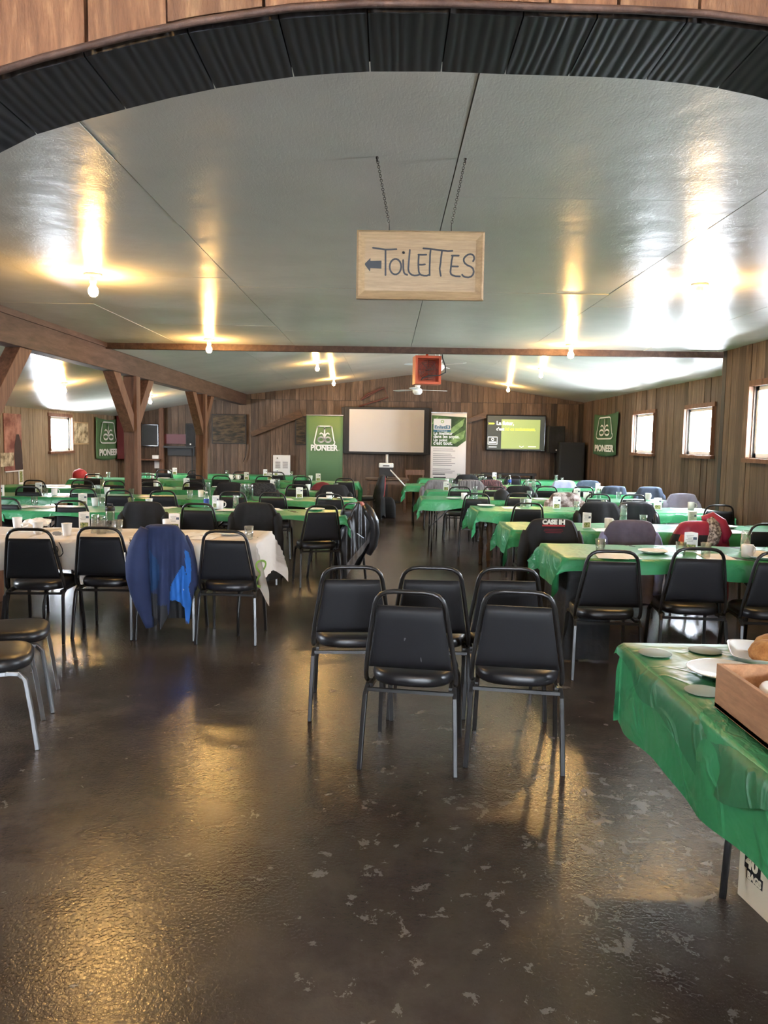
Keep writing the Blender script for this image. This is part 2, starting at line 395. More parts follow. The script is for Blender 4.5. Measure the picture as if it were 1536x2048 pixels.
def window(n, xw, sgn, y0, y1, z0, z1, bar=True):
    """white sash in a wooden casing; sgn = +1 when the outside is at +x"""
    mb = MB(); t = .05; x = xw+sgn*.04
    for a, b in (((x,y0,z0+t/2),(x,y1,z0+t/2)), ((x,y0,z1-t/2),(x,y1,z1-t/2))): mb.bar(a, b, t, .05)
    for yy in (y0+t/2, y1-t/2): mb.bar((x,yy,z0),(x,yy,z1), t, .05)
    if bar: mb.bar((x,(y0+y1)/2,z0),(x,(y0+y1)/2,z1), .035, .03)
    r = struct(mb, 'window_%d' % n, WHITE)
    cs = MB(); c = .07; xi = xw-sgn*.035
    cs.bar((xi,y0-c,z1+c/2),(xi,y1+c,z1+c/2), .03, c); cs.bar((xi-sgn*.02,y0-c-.02,z0-c/2),(xi-sgn*.02,y1+c+.02,z0-c/2), .06, .05)
    cs.bar((xi,y0-c/2,z0),(xi,y0-c/2,z1), .03, c, up=(1,0,0)); cs.bar((xi,y1+c/2,z0),(xi,y1+c/2,z1), .03, c, up=(1,0,0))
    cs.build('window_casing', POSTW, r)
    MB().box((x, (y0+y1)/2, (z0+z1)/2), (.006, y1-y0-.06, z1-z0-.06)).build('window_pane', WGLASS, r)
    portal((xw+sgn*.13, (y0+y1)/2, (z0+z1)/2), (0, sgn*PI/2, 0), z1-z0, y1-y0)
WGLASS = bpy.data.materials.new('window_glass'); WGLASS.use_nodes = True
_t = WGLASS.node_tree; _t.nodes.remove(_t.nodes['Principled BSDF']); _tr = _t.nodes.new('ShaderNodeBsdfTransparent'); _gl = _t.nodes.new('ShaderNodeBsdfGlossy'); _mx = _t.nodes.new('ShaderNodeMixShader')
_gl.inputs['Roughness'].default_value = 0.02; _mx.inputs[0].default_value = 0.06
_t.links.new(_tr.outputs[0], _mx.inputs[1]); _t.links.new(_gl.outputs[0], _mx.inputs[2]); _t.links.new(_mx.outputs[0], _t.nodes['Material Output'].inputs[0])
k = 1
for h in WR: window(k, XR, 1, *h); k += 1
for h in WRN: window(k, XRN, 1, *h); k += 1
for h in WL: window(k, XL, -1, *h, bar=False); k += 1

# near ceiling: painted plywood sheets with open joints
def near_ceiling():
    mb = MB(); rg = random.Random(4)
    xs = [-3.6, -2.68, -1.2, .28, 1.755, 3.23, 4.3]
    ys = [[3.4,7.1], [3.46,5.9,8.3], [2.3,4.48,6.22,8.6], [3.9,6.3,8.7], [4.4,6.85,9.3], [3.1,5.5,8]]
    for i in range(6):
        yy = [1.5]+ys[i]+[YJ]
        for a, b in zip(yy, yy[1:]):
            e = .0025; x0, x1 = xs[i]+e, xs[i+1]-e; y0, y1 = a+e/2, b-e/2
            dz = [rg.uniform(-.003, .003) for _ in range(4)]
            mb.add([(x0,y0,ZC+dz[0]),(x1,y0,ZC+dz[1]),(x1,y1,ZC+dz[2]),(x0,y1,ZC+dz[3]),(x0,y0,ZC+.02),(x1,y0,ZC+.02),(x1,y1,ZC+.02),(x0,y1,ZC+.02)],
                   [(0,3,2,1),(4,5,6,7),(0,1,5,4),(1,2,6,5),(2,3,7,6),(3,0,4,7)], 0, False)
    mb.box((.35, 5.75, ZC+.06), (8.1, 8.6, .06), m=1)
    struct(mb, 'ceiling', [CEIL, DARK])
near_ceiling()
def far_ceiling():
    mb = MB()
    def sheet(x0, x1, y0, y1):
        zf = lambda x: zg(min(max(x, XL-.1), XR+.2)) if x > XBM else 2.70+0.185*(x-XBM)
        z0, z1 = (zf(x0+1e-4), zf(x1-1e-4)); e = .002
        mb.add([(x0+e,y0+e,z0),(x1-e,y0+e,z1),(x1-e,y1-e,z1),(x0+e,y1-e,z0),(x0+e,y0+e,z0+.03),(x1-e,y0+e,z1+.03),(x1-e,y1-e,z1+.03),(x0+e,y1-e,z0+.03)],
               [(0,3,2,1),(4,5,6,7),(0,1,5,4),(1,2,6,5),(2,3,7,6),(3,0,4,7)], 0, False)
    for x0, x1 in ((XBM,-2.2),(-2.2,-.8),(-.8,.57),(.57,2.0),(2.0,3.5),(3.5,5.12)):
        for y0, y1 in ((YJ,12.4),(12.4,14.85),(14.85,17.3),(17.3,YB+.1)): sheet(x0, x1, y0, y1)
    for x0, x1 in ((-7.06,-5.3),(-5.3,XBM)):
        for y0, y1 in ((1.7,4.9),(4.9,7.4),(7.4,9.9),(9.9,12.4),(12.4,14.85),(14.85,17.3),(17.3,YB+.1)): sheet(x0, x1, y0, y1)
    mb.add([(-7.1,1.6,2.09),(XBM,1.6,2.76),(XBM,YB+.1,2.76),(-7.1,YB+.1,2.09)], [(0,1,2,3)], 1, False)
    mb.add([(XBM,YJ,2.76),(.57,YJ,3.3),(.57,YB+.1,3.3),(XBM,YB+.1,2.76)], [(0,1,2,3)], 1, False)
    mb.add([(.57,YJ,3.3),(5.2,YJ,2.66),(5.2,YB+.1,2.66),(.57,YB+.1,3.3)], [(0,1,2,3)], 1, False)
    struct(mb, 'ceiling_far', [CEIL, DARK])
    # the step between the flat near ceiling and the gable
    mb = MB().add([(XBM,YJ,2.70),(4.3,YJ,2.70),(5.1,YJ,2.60),(5.1,YJ,2.70),(.57,YJ,3.30),(XBM,YJ,2.76)], [(0,1,2,3,4,5)], 0, False)
    struct(mb, 'ceiling_step', CEIL)
far_ceiling()
struct(MB().box((.33, YJ-.03, ZC-.035), (7.9, .07, .085)), 'trim_1', BEAMW, bevel=.006)

# arch wall of planks with the black-painted soffit
ARCH = [(-1.75,1.25),(-1.6,1.62),(-1.4,1.86),(-1.15,2.04),(-.881,2.188),(-.801,2.227),(-.671,2.266),(-.506,2.308),(-.374,2.336),(-.2,2.362),(-.058,2.372),(.103,2.374),(.27,2.370),(.45,2.368),(.597,2.362),(.714,2.349),(.833,2.327),(1.1,2.25),(1.4,2.10),(1.7,1.88),(1.95,1.6),(2.1,1.25)]
def arch_z(x):
    if x <= ARCH[0][0] or x >= ARCH[-1][0]: return 0.0
    for (a, za), (b, zb) in zip(ARCH, ARCH[1:]):
        if a <= x <= b: return za+(zb-za)*(x-a)/(b-a)
def arch():
    mb = MB(); pts = [(-1.8, 0)]+ARCH+[(2.15, 0)]
    # soffit boards: cut the curve into boards of about 0.2 m, each one an island
    L = [0]
    for (a, b), (c, d) in zip(pts, pts[1:]): L.append(L[-1]+math.hypot(c-a, d-b))
    def P(s):
        for i in range(len(pts)-1):
            if s <= L[i+1]+1e-9:
                t = (s-L[i])/(L[i+1]-L[i]); return Vector((pts[i][0]+(pts[i+1][0]-pts[i][0])*t, pts[i][1]+(pts[i+1][1]-pts[i][1])*t))
        return Vector(pts[-1])
    rg = random.Random(2); s = 0
    while s < L[-1]-.02:
        e = min(s+rg.uniform(.14, .21), L[-1]); a, b = P(s+.0015), P(e-.0015); th = .02
        n = Vector((-(b-a).y, (b-a).x)).normalized()*th; mid = P((s+e)/2)
        pa, pm, pb = a, mid, b
        vs = []
        for y in (1.565, 1.80):
            for p in (pa, pm, pb, pb+n, pm+n, pa+n): vs.append((p.x, y, p.y))
        mb.add(vs, [(0,1,2,3,4,5),(11,10,9,8,7,6),(0,6,7,1),(1,7,8,2),(2,8,9,3),(3,9,10,4),(4,10,11,5),(5,11,6,0)], 0, False)
        s = e
    for (a, b), (c, d) in zip(pts, pts[1:]):          # backing behind the soffit boards
        n = Vector((-(d-b), c-a)).normalized()*.022
        mb.add([(a+n.x,1.57,b+n.y),(c+n.x,1.57,d+n.y),(c+n.x,1.795,d+n.y),(a+n.x,1.795,b+n.y)], [(0,1,2,3)], 0, False)
    struct(mb, 'trim_2', SOFFIT)
    # planks on the foyer side, following the curve, plus the wall's core
    mb = MB(); rg = random.Random(12); x = -4.0
    while x < 4.4:
        w_ = rg.uniform(.12, .21); x2 = x+w_; e = .003; th = rg.uniform(.02, .03)
        n = 4; xs = [x+e+(x2-x-2*e)*i/n for i in range(n+1)]
        lo = [(q, arch_z(q)+(.012 if arch_z(q) else 0)) for q in xs]
        poly = lo+[(x2-e, 3.2), (x+e, 3.2)]
        m_ = len(poly); vs = [(px, 1.565-th, pz) for px, pz in poly]+[(px, 1.565, pz) for px, pz in poly]
        mb.add(vs, [tuple(range(m_)), tuple(reversed(range(m_, 2*m_)))]+[(i, i+m_, (i+1) % m_+m_, (i+1) % m_) for i in range(m_)], 0, False)
        x = x2
    for side in (1.567, 1.798):
        xs = [-7.1,-4,-3,-2,-1.8]+[p[0] for p in ARCH]+[2.15,3,4.3,5.2]
        for a, b in zip(xs, xs[1:]):
            za, zb = arch_z(a+1e-5)+.02, arch_z(b-1e-5)+.02
            if a < -1.79 or b > 2.11: za = zb = 0
            mb.add([(a,side,za),(b,side,zb),(b,side,3.2),(a,side,3.2)], [(0,1,2,3)], 1, False)
    struct(mb, 'wall_arch', [ARCHB, BOARD])
    rim = MB(); rp = [(p[0], p[1]+.004) for p in ARCH]
    rim.tube([(x_, 1.540, z_) for x_, z_ in rp], .007, 6)
    struct(rim, 'trim_3', BEAMW)
arch()
# foyer behind the camera
def foyer():
    y0, y1, x0, x1, zt = -5.0, 1.566, -4.0, 4.0, 3.2
    mb = MB()
    mb.add([(x0,y0,0),(x0,y1,0),(x0,y1,zt),(x0,y0,zt)], [(0,1,2,3)], 0, False)
    struct(mb, 'wall_foyer_left', BOARDL)
    struct(MB().add([(x1,y0,0),(x1,y1,0),(x1,y1,zt),(x1,y0,zt)], [(0,1,2,3)], 0, False), 'wall_foyer_right', BOARDL)
    struct(MB().add([(x0,y0,zt),(x1,y0,zt),(x1,y1,zt),(x0,y1,zt)], [(0,1,2,3)], 0, False), 'ceiling_foyer', CEIL)
    mb = MB(); zs, zh, wx = 1.2, 2.1, 1.6  # two unseen window openings, added and sized to let daylight in
    for a, b, c_, d in ((x0,x1,0,zs),(x0,x1,zh,zt),(x0,-wx,zs,zh),(wx,x1,zs,zh),(-.6,.6,zs,zh)):
        mb.add([(a,y0,c_),(b,y0,c_),(b,y0,d),(a,y0,d)], [(0,1,2,3)], 0, False)
    struct(mb, 'wall_foyer_back', BOARDL)
    for s in (-1, 1):
        portal((s*1.1, y0-.1, 1.6), (-PI/2, 0, 0), 1.0, .9)
foyer()

# beam and braced posts between the hall and the left aisle
bm = empty('timber_beam', (XBM-.1, 11, 2.42), 0, 'long brown timber beam running to the back wall above the braced posts', 'beam')
MB().box((0, -1.1, .165), (.18, 19.7, .33)).build('beam_board', BEAMW, bm, bevel=.008)
MB().box((.10, -1.1, .30), (.02, 19.7, .06)).build('moulding', BEAMW, bm)
def post(y, label):
    r = empty('braced_post', (XBM-.1, y, 0), 0, label, 'post', 'timber posts under the beam')
    MB().box((-.02, .02, 1.21), (.15, .14, 2.42)).build('post', POSTW, r, bevel=.006)
    MB().box((.085, .0, 1.21), (.05, .17, 2.42)).build('cover_board', POSTW, r, bevel=.004)
    for s in (-1, 1):
        mb = MB(); a = Vector((0, s*.08, 1.70)); b = Vector((0, s*.86, 2.41))
        pl = [(s*.085, 1.62), (s*.085, 1.88), (s*.62, 2.42), (s*.88, 2.42)]
        vs = [(xx, yy, zz) for xx in (-.08, .07) for yy, zz in pl]
        mb.add(vs, [(0,1,2,3),(7,6,5,4),(0,4,5,1),(1,5,6,2),(2,6,7,3),(3,7,4,0)], 0, False)
        mb.build('knee_brace', POSTW, r, bevel=.005)
    return r
post(11.15, 'brown timber post with knee braces, rising behind the third green table row')
post(15.3, 'slimmer looking brown timber post with knee braces, nearer the back wall')
post(7.05, 'brown knee brace and post at the left edge, nearest the camera')

# ================================================================== LAMPS
def make_lamp():
    r = empty('ceiling_light', (0,0,0)); r['category'] = 'ceiling light'
    MB().lathe([(.0,-.001),(.062,-.001),(.066,-.012),(.055,-.02),(.0,-.022)], n=20).build('base_plate', CERAMIC, r)
    so = MB().lathe([(.0,-.02),(.026,-.022),(.026,-.062),(.019,-.07),(.0,-.07)], n=16).build('lamp_socket', CERAMIC, r)
    MB().lathe([(.0,-.068),(.017,-.07),(.02,-.085),(.033,-.105),(.037,-.125),(.032,-.147),(.018,-.162),(.0,-.166)], n=12).build('light_bulb', BULB, so)
    return r
lamps = [((-2.2,5.82,ZC), 'lit bare bulb on the left of the near ceiling, closest to the arch'),
 ((2.3,5.85,ZC), 'lit bare bulb on the right of the near ceiling, closest to the arch'),
 ((-2.18,9.45,ZC), 'lit bare bulb on the left just before the ceiling trim'),
 ((2.2,9.45,ZC), 'lit bare bulb on the right just before the ceiling trim'),
 ((-1.32,14.4,0), 'lit bare bulb left of the red heater, the higher of the two'),
 ((-1.28,18.2,0), 'lit bare bulb left of the red heater, the lower by the back wall'),
 ((2.80,14.3,0), 'lit bare bulb right of the red heater, the higher of the two'),
 ((2.82,18.3,0), 'lit bare bulb right of the red heater, the lower by the back wall'),
 ((-5.2,12.44,0), 'lit bare bulb over the left aisle above the white window'),
 ((-.9,-.6,3.2), 'lit bare bulb on the ceiling of the entrance, left of where one stands'),
 ((1.3,-.6,3.2), 'lit bare bulb on the ceiling of the entrance, right of where one stands'),
 ((-5.05,16.44,0), 'lit bare bulb over the left aisle hidden behind the post brace')]
l0 = make_lamp()
for i, (p, lb) in enumerate(lamps):
    o = l0 if i == 0 else copy_tree(l0)
    o.location = (p[0], p[1], p[2] or zg(p[0])); tag(o, lb, 'ceiling light', 'bare bulbs on the ceiling')

# ================================================================== CHAIRS
def ring_super(cx, cy, z, hx, hy, e=3.2, n=28, taper=0.0):
    r = []
    for k in range(n):
        a = 2*PI*k/n; ca, sa = math.cos(a), math.sin(a)
        x = math.copysign(abs(ca)**(2/e), ca)*hx; y = math.copysign(abs(sa)**(2/e), sa)*hy
        x *= 1+taper*y/hy
        r.append(Vector((cx+x, cy+y, z)))
    return r
def make_chair(frame):
    r = empty('banquet_chair', (0,0,0)); r['category'] = 'chair'
    mb = MB(); rings = []
    for z, s in ((.398,.80),(.400,.965),(.412,1.0),(.432,1.01),(.450,.985),(.461,.93),(.468,.80),(.472,.5),(.473,.15)):
        rings.append(ring_super(0, .01, z, .205*s, .215*s, 3.0, taper=.06))
    mb.loft(rings).build('seat', VINYL, r)
    # backrest pad: tapering upholstered panel
    mb = MB(); rings = []
    ny = 9
    for i in range(ny+1):
        t = i/ny; z = .492+.305*t; hw = .197-.047*t; yc = -.205-.052*t; th = .019
        if i in (0, ny): th = .007
        ring = []
        for k in range(24):
            a = 2*PI*k/24; ca, sa = math.cos(a), math.sin(a)
            ring.append(Vector((math.copysign(abs(ca)**.35, ca)*hw, yc+math.copysign(abs(sa)**.5, sa)*th, z)))
        rings.append(ring)
    mb.loft(rings).build('backrest', BACKV, r)
    path = []
    for sx in (-1, 1):
        side = [(.212,-.15,.408),(.214,-.168,.425),(.213,-.182,.46),(.205,-.20,.54),(.180,-.235,.70),(.168,-.247,.775),(.163,-.254,.80),(.152,-.26,.828),(.132,-.265,.850),(.105,-.268,.862),(.07,-.269,.867)]
        side = [(sx*x, y, z) for x, y, z in side]
        path += side if sx == -1 else side[::-1]
    MB().tube(path, .0115, 8).build('back_frame', frame, r)
    for sx in (-1, 1):
        MB().tube([(sx*.200,-.11,.392),(sx*.207,-.165,.385),(sx*.212,-.20,.355),(sx*.219,-.222,.21),(sx*.227,-.248,.0)], .0155, 4, flat=True).build('leg', frame, r, bevel=.003)
        MB().tube([(sx*.185,.11,.392),(sx*.192,.17,.385),(sx*.200,.20,.355),(sx*.206,.222,.21),(sx*.214,.248,.0)], .0155, 4, flat=True).build('leg', frame, r, bevel=.003)
    for sx in (-1, 1): MB().bar((sx*.19,-.17,.388),(sx*.185,.17,.388), .018).build('side_rail', frame, r)
    MB().bar((-.205,-.192,.375),(.205,-.192,.375), .016).build('stretcher', frame, r)
    return r
CH = make_chair(FRAME); CHG = make_chair(STEEL); used = {}
def place_chair(x, y, rz=0.0, kind='b'):
    src = CH if kind == 'b' else CHG
    o = src if kind not in used else copy_tree(src); used[kind] = 1
    o.location = (x, y, 0); o.rotation_euler = (0, 0, rz); o['category'] = 'chair'
    return o

# coats hung over chair backs, in the chair's own axes
def coat(chair, name, label, mats, w_top=.17, w_sh=.235, w_bot=.24, zbot=.35, seed=0, sleeves=True, mf=None, thick=.06, hem=.04, top=.885, collar=None, folds=.012, asym=0.0, cat='coat'):
    rg = random.Random(seed); r = empty(name, chair.location, chair.rotation_euler.z, label, cat, 'coats hung over the chairs')
    ph = [rg.uniform(0, 6.28) for _ in range(6)]; n = 56; rings = []
    H = 22
    for i in range(H+1):
        t = i/H                                # 0 bottom, 1 shoulders
        zb = zbot; z = zb+(top-.025-zb)*t
        # half width: hem -> shoulder -> narrowing to the top of the frame
        s = (z-.62)/(top-.62)
        hw = w_bot+(w_sh-w_bot)*min(1, (z-zb)/(.62-zb+1e-6)) if z < .62 else w_sh+(w_top-w_sh)*max(0, s)**1.8
        d = thick*(1.0-.35*max(0, s))+.02*(1-t)
        yc = -.20-.16*max(0, min(1, (z-.45)/.42))*.45 if z > .45 else -.215
        ring = []
        for k in range(n):
            a = 2*PI*k/n; ca, sa = math.cos(a), math.sin(a)
            f = folds*(1.25-t)*(math.sin(5*a+ph[0]+2.2*t)+.8*math.sin(9*a+ph[1]-1.5*t)+.5*math.sin(14*a+ph[2]))
            x = math.copysign(abs(ca)**.75, ca)*(hw+f*.6)+asym*(1-t)
            y = yc+math.copysign(abs(sa)**.7, sa)*(d+f*.9)
            zz = z
            if i < 5: zz += (1-i/5)*hem*(math.sin(2*a+ph[3])+.7*math.sin(5*a+ph[4])+.4*math.sin(8*a+ph[5]))
            ring.append(Vector((x, y, zz)))
        rings.append(ring)
    base = rings[-1]; cx = sum((v for v in base), Vector())/n
    for s, dz in ((.92,.012),(.78,.021),(.55,.027),(.25,.03),(.03,.03)):
        rings.append([cx+(v-cx)*s+Vector((0,0,dz)) for v in base])
    mb = MB(); mb.loft(rings, caps=False, mf=mf); mb.build('coat_body', mats, r)
    if sleeves:
        for sx in (-1, 1):
            mb = MB(); q = []; rr = []; Ls = min(.56, .80-max(.12, zbot-.03)); bend = rg.uniform(.0,.05)
            for i in range(11):
                t = i/10; q.append((sx*(w_sh-.045+.035*math.sin(t*2.4)-.02*t+bend*t), -.235-.04*math.sin(t*3)+rg.uniform(-.004,.004), .775-Ls*t)); rr.append(.05-.012*t+.004*math.sin(t*17+ph[1])+(-.02 if i == 0 else 0))
            mb.tube(q, rr, 14); mb.build('sleeve', mats[-1] if isinstance(mats, list) else mats, r)
    if collar:
        mb = MB(); q = [(.11*math.cos(a), -.255+.045*math.sin(a), top+.004+.012*math.sin(a*3)) for a in [PI*k/8 for k in range(17)]]
        mb.tube(q, .022, 8); mb.build('collar', collar, r)
    return r

# ================================================================== TABLES
def make_table(L=1.83, W=.74, wood=False, lx=.14, ly=.10):
    r = empty('dining_table' if wood else 'folding_table', (0,0,0)); r['category'] = 'table'
    MB().box((L/2, 0, .728), (L, W, .03)).build('tabletop', TABLEW if wood else DARK, r, bevel=.004)
    for sx in (lx, L-lx):
        for sy in (-1, 1):
            mb = MB()
            if wood:
                mb.lathe([(.022,0),(.028,.02),(.018,.06),(.028,.14),(.036,.24),(.022,.30),(.036,.33),(.022,.36),(.034,.46),(.04,.54),(.028,.58),(.04,.60),(.04,.712)], (sx, sy*(W/2-.08), 0), 14, caps=True)
            else:
                mb.tube([(sx, sy*(W/2-ly), .71),(sx, sy*(W/2-ly), .30),(sx, sy*(W/2-ly+.04), .22),(sx, sy*(W/2-ly+.05), 0)], .0125, 8)
            mb.build('leg', TABLEW if wood else FRAME, r)
        if not wood:
            mb = MB(); mb.bar((sx, -W/2+ly, .33),(sx, W/2-ly, .33), .018); mb.bar((sx, 0, .33),(sx+(.38 if sx < L/2 else -.38), 0, .70), .016)
            mb.build('leg_brace', FRAME, r)
    return r
def cloth(L, W, z, drop, mt, seed=0, ext=None, corner=1.0, dl=None, dr=None, kink=.02, ck=.45, flare=.42):
    """sheet laid over a table whose left end is at x = 0; hangs over on four sides"""
    rg = random.Random(seed); ph = [rg.uniform(0, 6.28) for _ in range(12)]
    dl = drop if dl is None else dl; dr = drop if dr is None else dr
    def axis(lo, hi, d0, d1, step, ds=.03):
        a = []; n0 = max(3, int(d0/ds)); n1 = max(3, int(d1/ds)); nn = max(4, int((hi-lo)/step))
        a += [lo-d0+d0*i/n0 for i in range(n0)]; a += [lo+(hi-lo)*i/nn for i in range(nn+1)]; a += [hi+d1*(i+1)/n1 for i in range(n1)]
        return a
    U = axis(0, L, dl, dr, .045); V = axis(-W/2, W/2, drop, drop, .06)
    vs = []; fs = []
    for u in U:
        for v in V:
            ou = -u if u < 0 else (u-L if u > L else 0); su = -1 if u < 0 else 1
            ov = (-W/2-v) if v < -W/2 else (v-W/2 if v > W/2 else 0); sv = -1 if v < 0 else 1
            bx = min(max(u, 0), L); by = min(max(v, -W/2), W/2)
            mn, mx = min(ou, ov), max(ou, ov)
            if mx == 0:
                zz = z+.0025*math.sin(7*u+ph[0]+3*v)*math.sin(5*v+ph[1])+.0015*math.sin(23*u+11*v+ph[2])+.002
                vs.append((bx, by, zz)); continue
            dn = mx+ck*mn*corner
            wave = (math.sin(9*u+ph[3])+.7*math.sin(17*u+ph[4])) if ov >= ou else (math.sin(9*v+ph[5])+.7*math.sin(19*v+ph[6]))
            out = .010+kink*min(1, mx/.12)*(1+.55*wave)+mn*flare
            hemw = (.022*math.sin(3.1*u+ph[7])+.014*math.sin(8*u+ph[8])) if ov >= ou else (.02*math.sin(4*v+ph[9]))
            dn += hemw*min(1, mx/max(drop, .01))
            xx = bx+(su*out if ou > 0 else 0)+(0 if mn else 0); yy = by+(sv*out if ov > 0 else 0)
            if ov > 0 and ou == 0: xx += .01*wave*min(1, mx/.1)
            vs.append((xx, yy, z+.002-max(0, dn-.006)))
    m_ = len(V)
    for i in range(len(U)-1):
        for j in range(m_-1): fs.append((i*m_+j, (i+1)*m_+j, (i+1)*m_+j+1, i*m_+j+1))
    mb = MB(); mb.add(vs, fs); return mb
def table(x0, y0, L, W, rz, tlabel, clabel, mt=None, drop=.13, seed=0, wood=False, dl=None, dr=None, corner=1.0, cgroup='green plastic table covers', name='tablecloth', proto={}):
    key = (round(L, 2), round(W, 2), wood)
    if key not in proto: proto[key] = make_table(L, W, wood); t = proto[key]
    else: t = copy_tree(proto[key])
    t.location = (x0, y0, 0); t.rotation_euler = (0, 0, rz); tag(t, tlabel, 'table', 'tables in the hall')
    c = cloth(L, W, .744, drop, mt, seed, dl=dl, dr=dr, corner=corner).build(name, mt or GREEN, loc=(x0, y0, 0), rot=(0,0,rz))
    tag(c, clabel, 'tablecloth', cgroup); return t, c

# rows of tables: name -> (front y, back y)
ROWS = {
 'L1': 'the white-clothed table row on the left', 'L2': 'the first green table row on the left', 'L3': 'the second green table row on the left',
 'L4': 'the third green table row on the left', 'L5': 'the fourth green table row on the left', 'L6': 'the fifth green table row on the left',
 'R1': 'the first green table row on the right', 'R2': 'the second green table row on the right', 'R3': 'the third green table row on the right',
 'R4': 'the fourth green table row on the right', 'R5': 'the fifth green table row on the right', 'R6': 'the sixth green table row on the right',
 'R7': 'the seventh green table row on the right'}
def short(r): return ROWS[r].replace('the ', '', 1)
def run(row, xs, yc, W, mt=None, drop=.12, wood=False, dy=None, rz=None, end='l', name='tablecloth', group='green plastic table covers', dend=.20, corner=1.15):
    n = len(xs)-1
    idx = list(range(n)) if row[0] == 'R' else list(range(n))[::-1]
    for q, i in enumerate(idx):
        L = xs[i+1]-xs[i]-.012; first = (q == 0)
        col = 'white printed' if row == 'L1' else 'green plastic'
        dl = dend if (row[0] == 'R' and first) else .05; dr = dend if (row[0] == 'L' and first) else .05
        table(xs[i]+.006, yc+(dy[i] if dy else 0), L, W, (rz[i] if rz else 0),
              ('wooden turned-leg table' if wood else 'dark folding table')+' in %s, %s' % (short(row), ordl(q)),
              '%s cover on %s, %s' % (col.split()[0] if row != 'L1' else 'printed', short(row), ordl(q)), mt or GREEN, drop, seed=hash_(row)+i, wood=wood and first, dl=dl, dr=dr, name=name, cgroup=group, corner=corner)
def hash_(s): return sum(ord(c)*(i+3) for i, c in enumerate(s))
run('L1', [-6.5, -4.67, -2.84, -1.01], 6.33, .84, WHITEC, drop=.24, group='white printed table cloths', dend=.34)
run('L2', [-5.93, -4.10, -2.27, -.44], 8.55, .78, drop=.08)
run('L3', [-5.93, -4.10, -2.27, -.44], 10.5, .78, drop=.10, dend=.22)
run('L4', [-6.25, -4.42, -2.59, -.76], 12.35, .78, drop=.10)
run('L5', [-6.05, -4.22, -2.39, -.56], 15.0, .78, drop=.12, dend=.30)
run('L6', [-5.55, -3.72, -1.89], 17.3, .78, drop=.12)
run('R1', [1.25, 3.08, 4.10], 5.8, .80, drop=.12, dend=.22, corner=1.2)
run('R2', [1.16, 2.99, 4.15], 7.5, .78, drop=.13, dend=.26, corner=1.3)
run('R3', [1.08, 2.91, 4.15], 9.45, .78, drop=.14, wood=True, dy=[0, .12], rz=[.03, .05], dend=.26, corner=1.25)
run('R4', [.50, 2.33, 4.16], 11.15, .78, drop=.13, rz=[0, .03], dend=.22)
run('R5', [.68, 2.51, 4.34], 12.85, .74, drop=.13)
run('R6', [.36, 2.19, 4.02], 14.55, .80, drop=.14, dend=.24)
run('R7', [.72, 2.55, 4.38], 17.0, .74, drop=.12)
# black floor-length sheet under the green one at the aisle end of the first right row
mb = MB(); rg = random.Random(3); pts = []
for (a, b, nn) in (((3.0, 5.425), (1.30, 5.425), 60), ((1.30, 5.425), (1.30, 6.17), 34)):
    for i in range(nn): pts.append((a[0]+(b[0]-a[0])*i/nn, a[1]+(b[1]-a[1])*i/nn))
pts = pts[49:]
vs = []; rows_ = 10
for j in range(rows_+1):
    t = j/rows_
    for i, (x, y) in enumerate(pts):
        f = .018*t*(math.sin(i*.75)+.6*math.sin(i*1.9+1)); s_ = i < 11
        vs.append((x+(0 if s_ else -f*.8-.01*t), y+((-f*.8-.01*t) if s_ else 0), .70-.69*t))
nP = len(pts)
mb.add(vs, [(j*nP+i, (j+1)*nP+i, (j+1)*nP+i+1, j*nP+i+1) for j in range(rows_) for i in range(nP-1)])
tag(mb.build('table_skirt', BLACKC), 'black floor-length cloth hanging under the green cover at the aisle end, right', 'tablecloth')

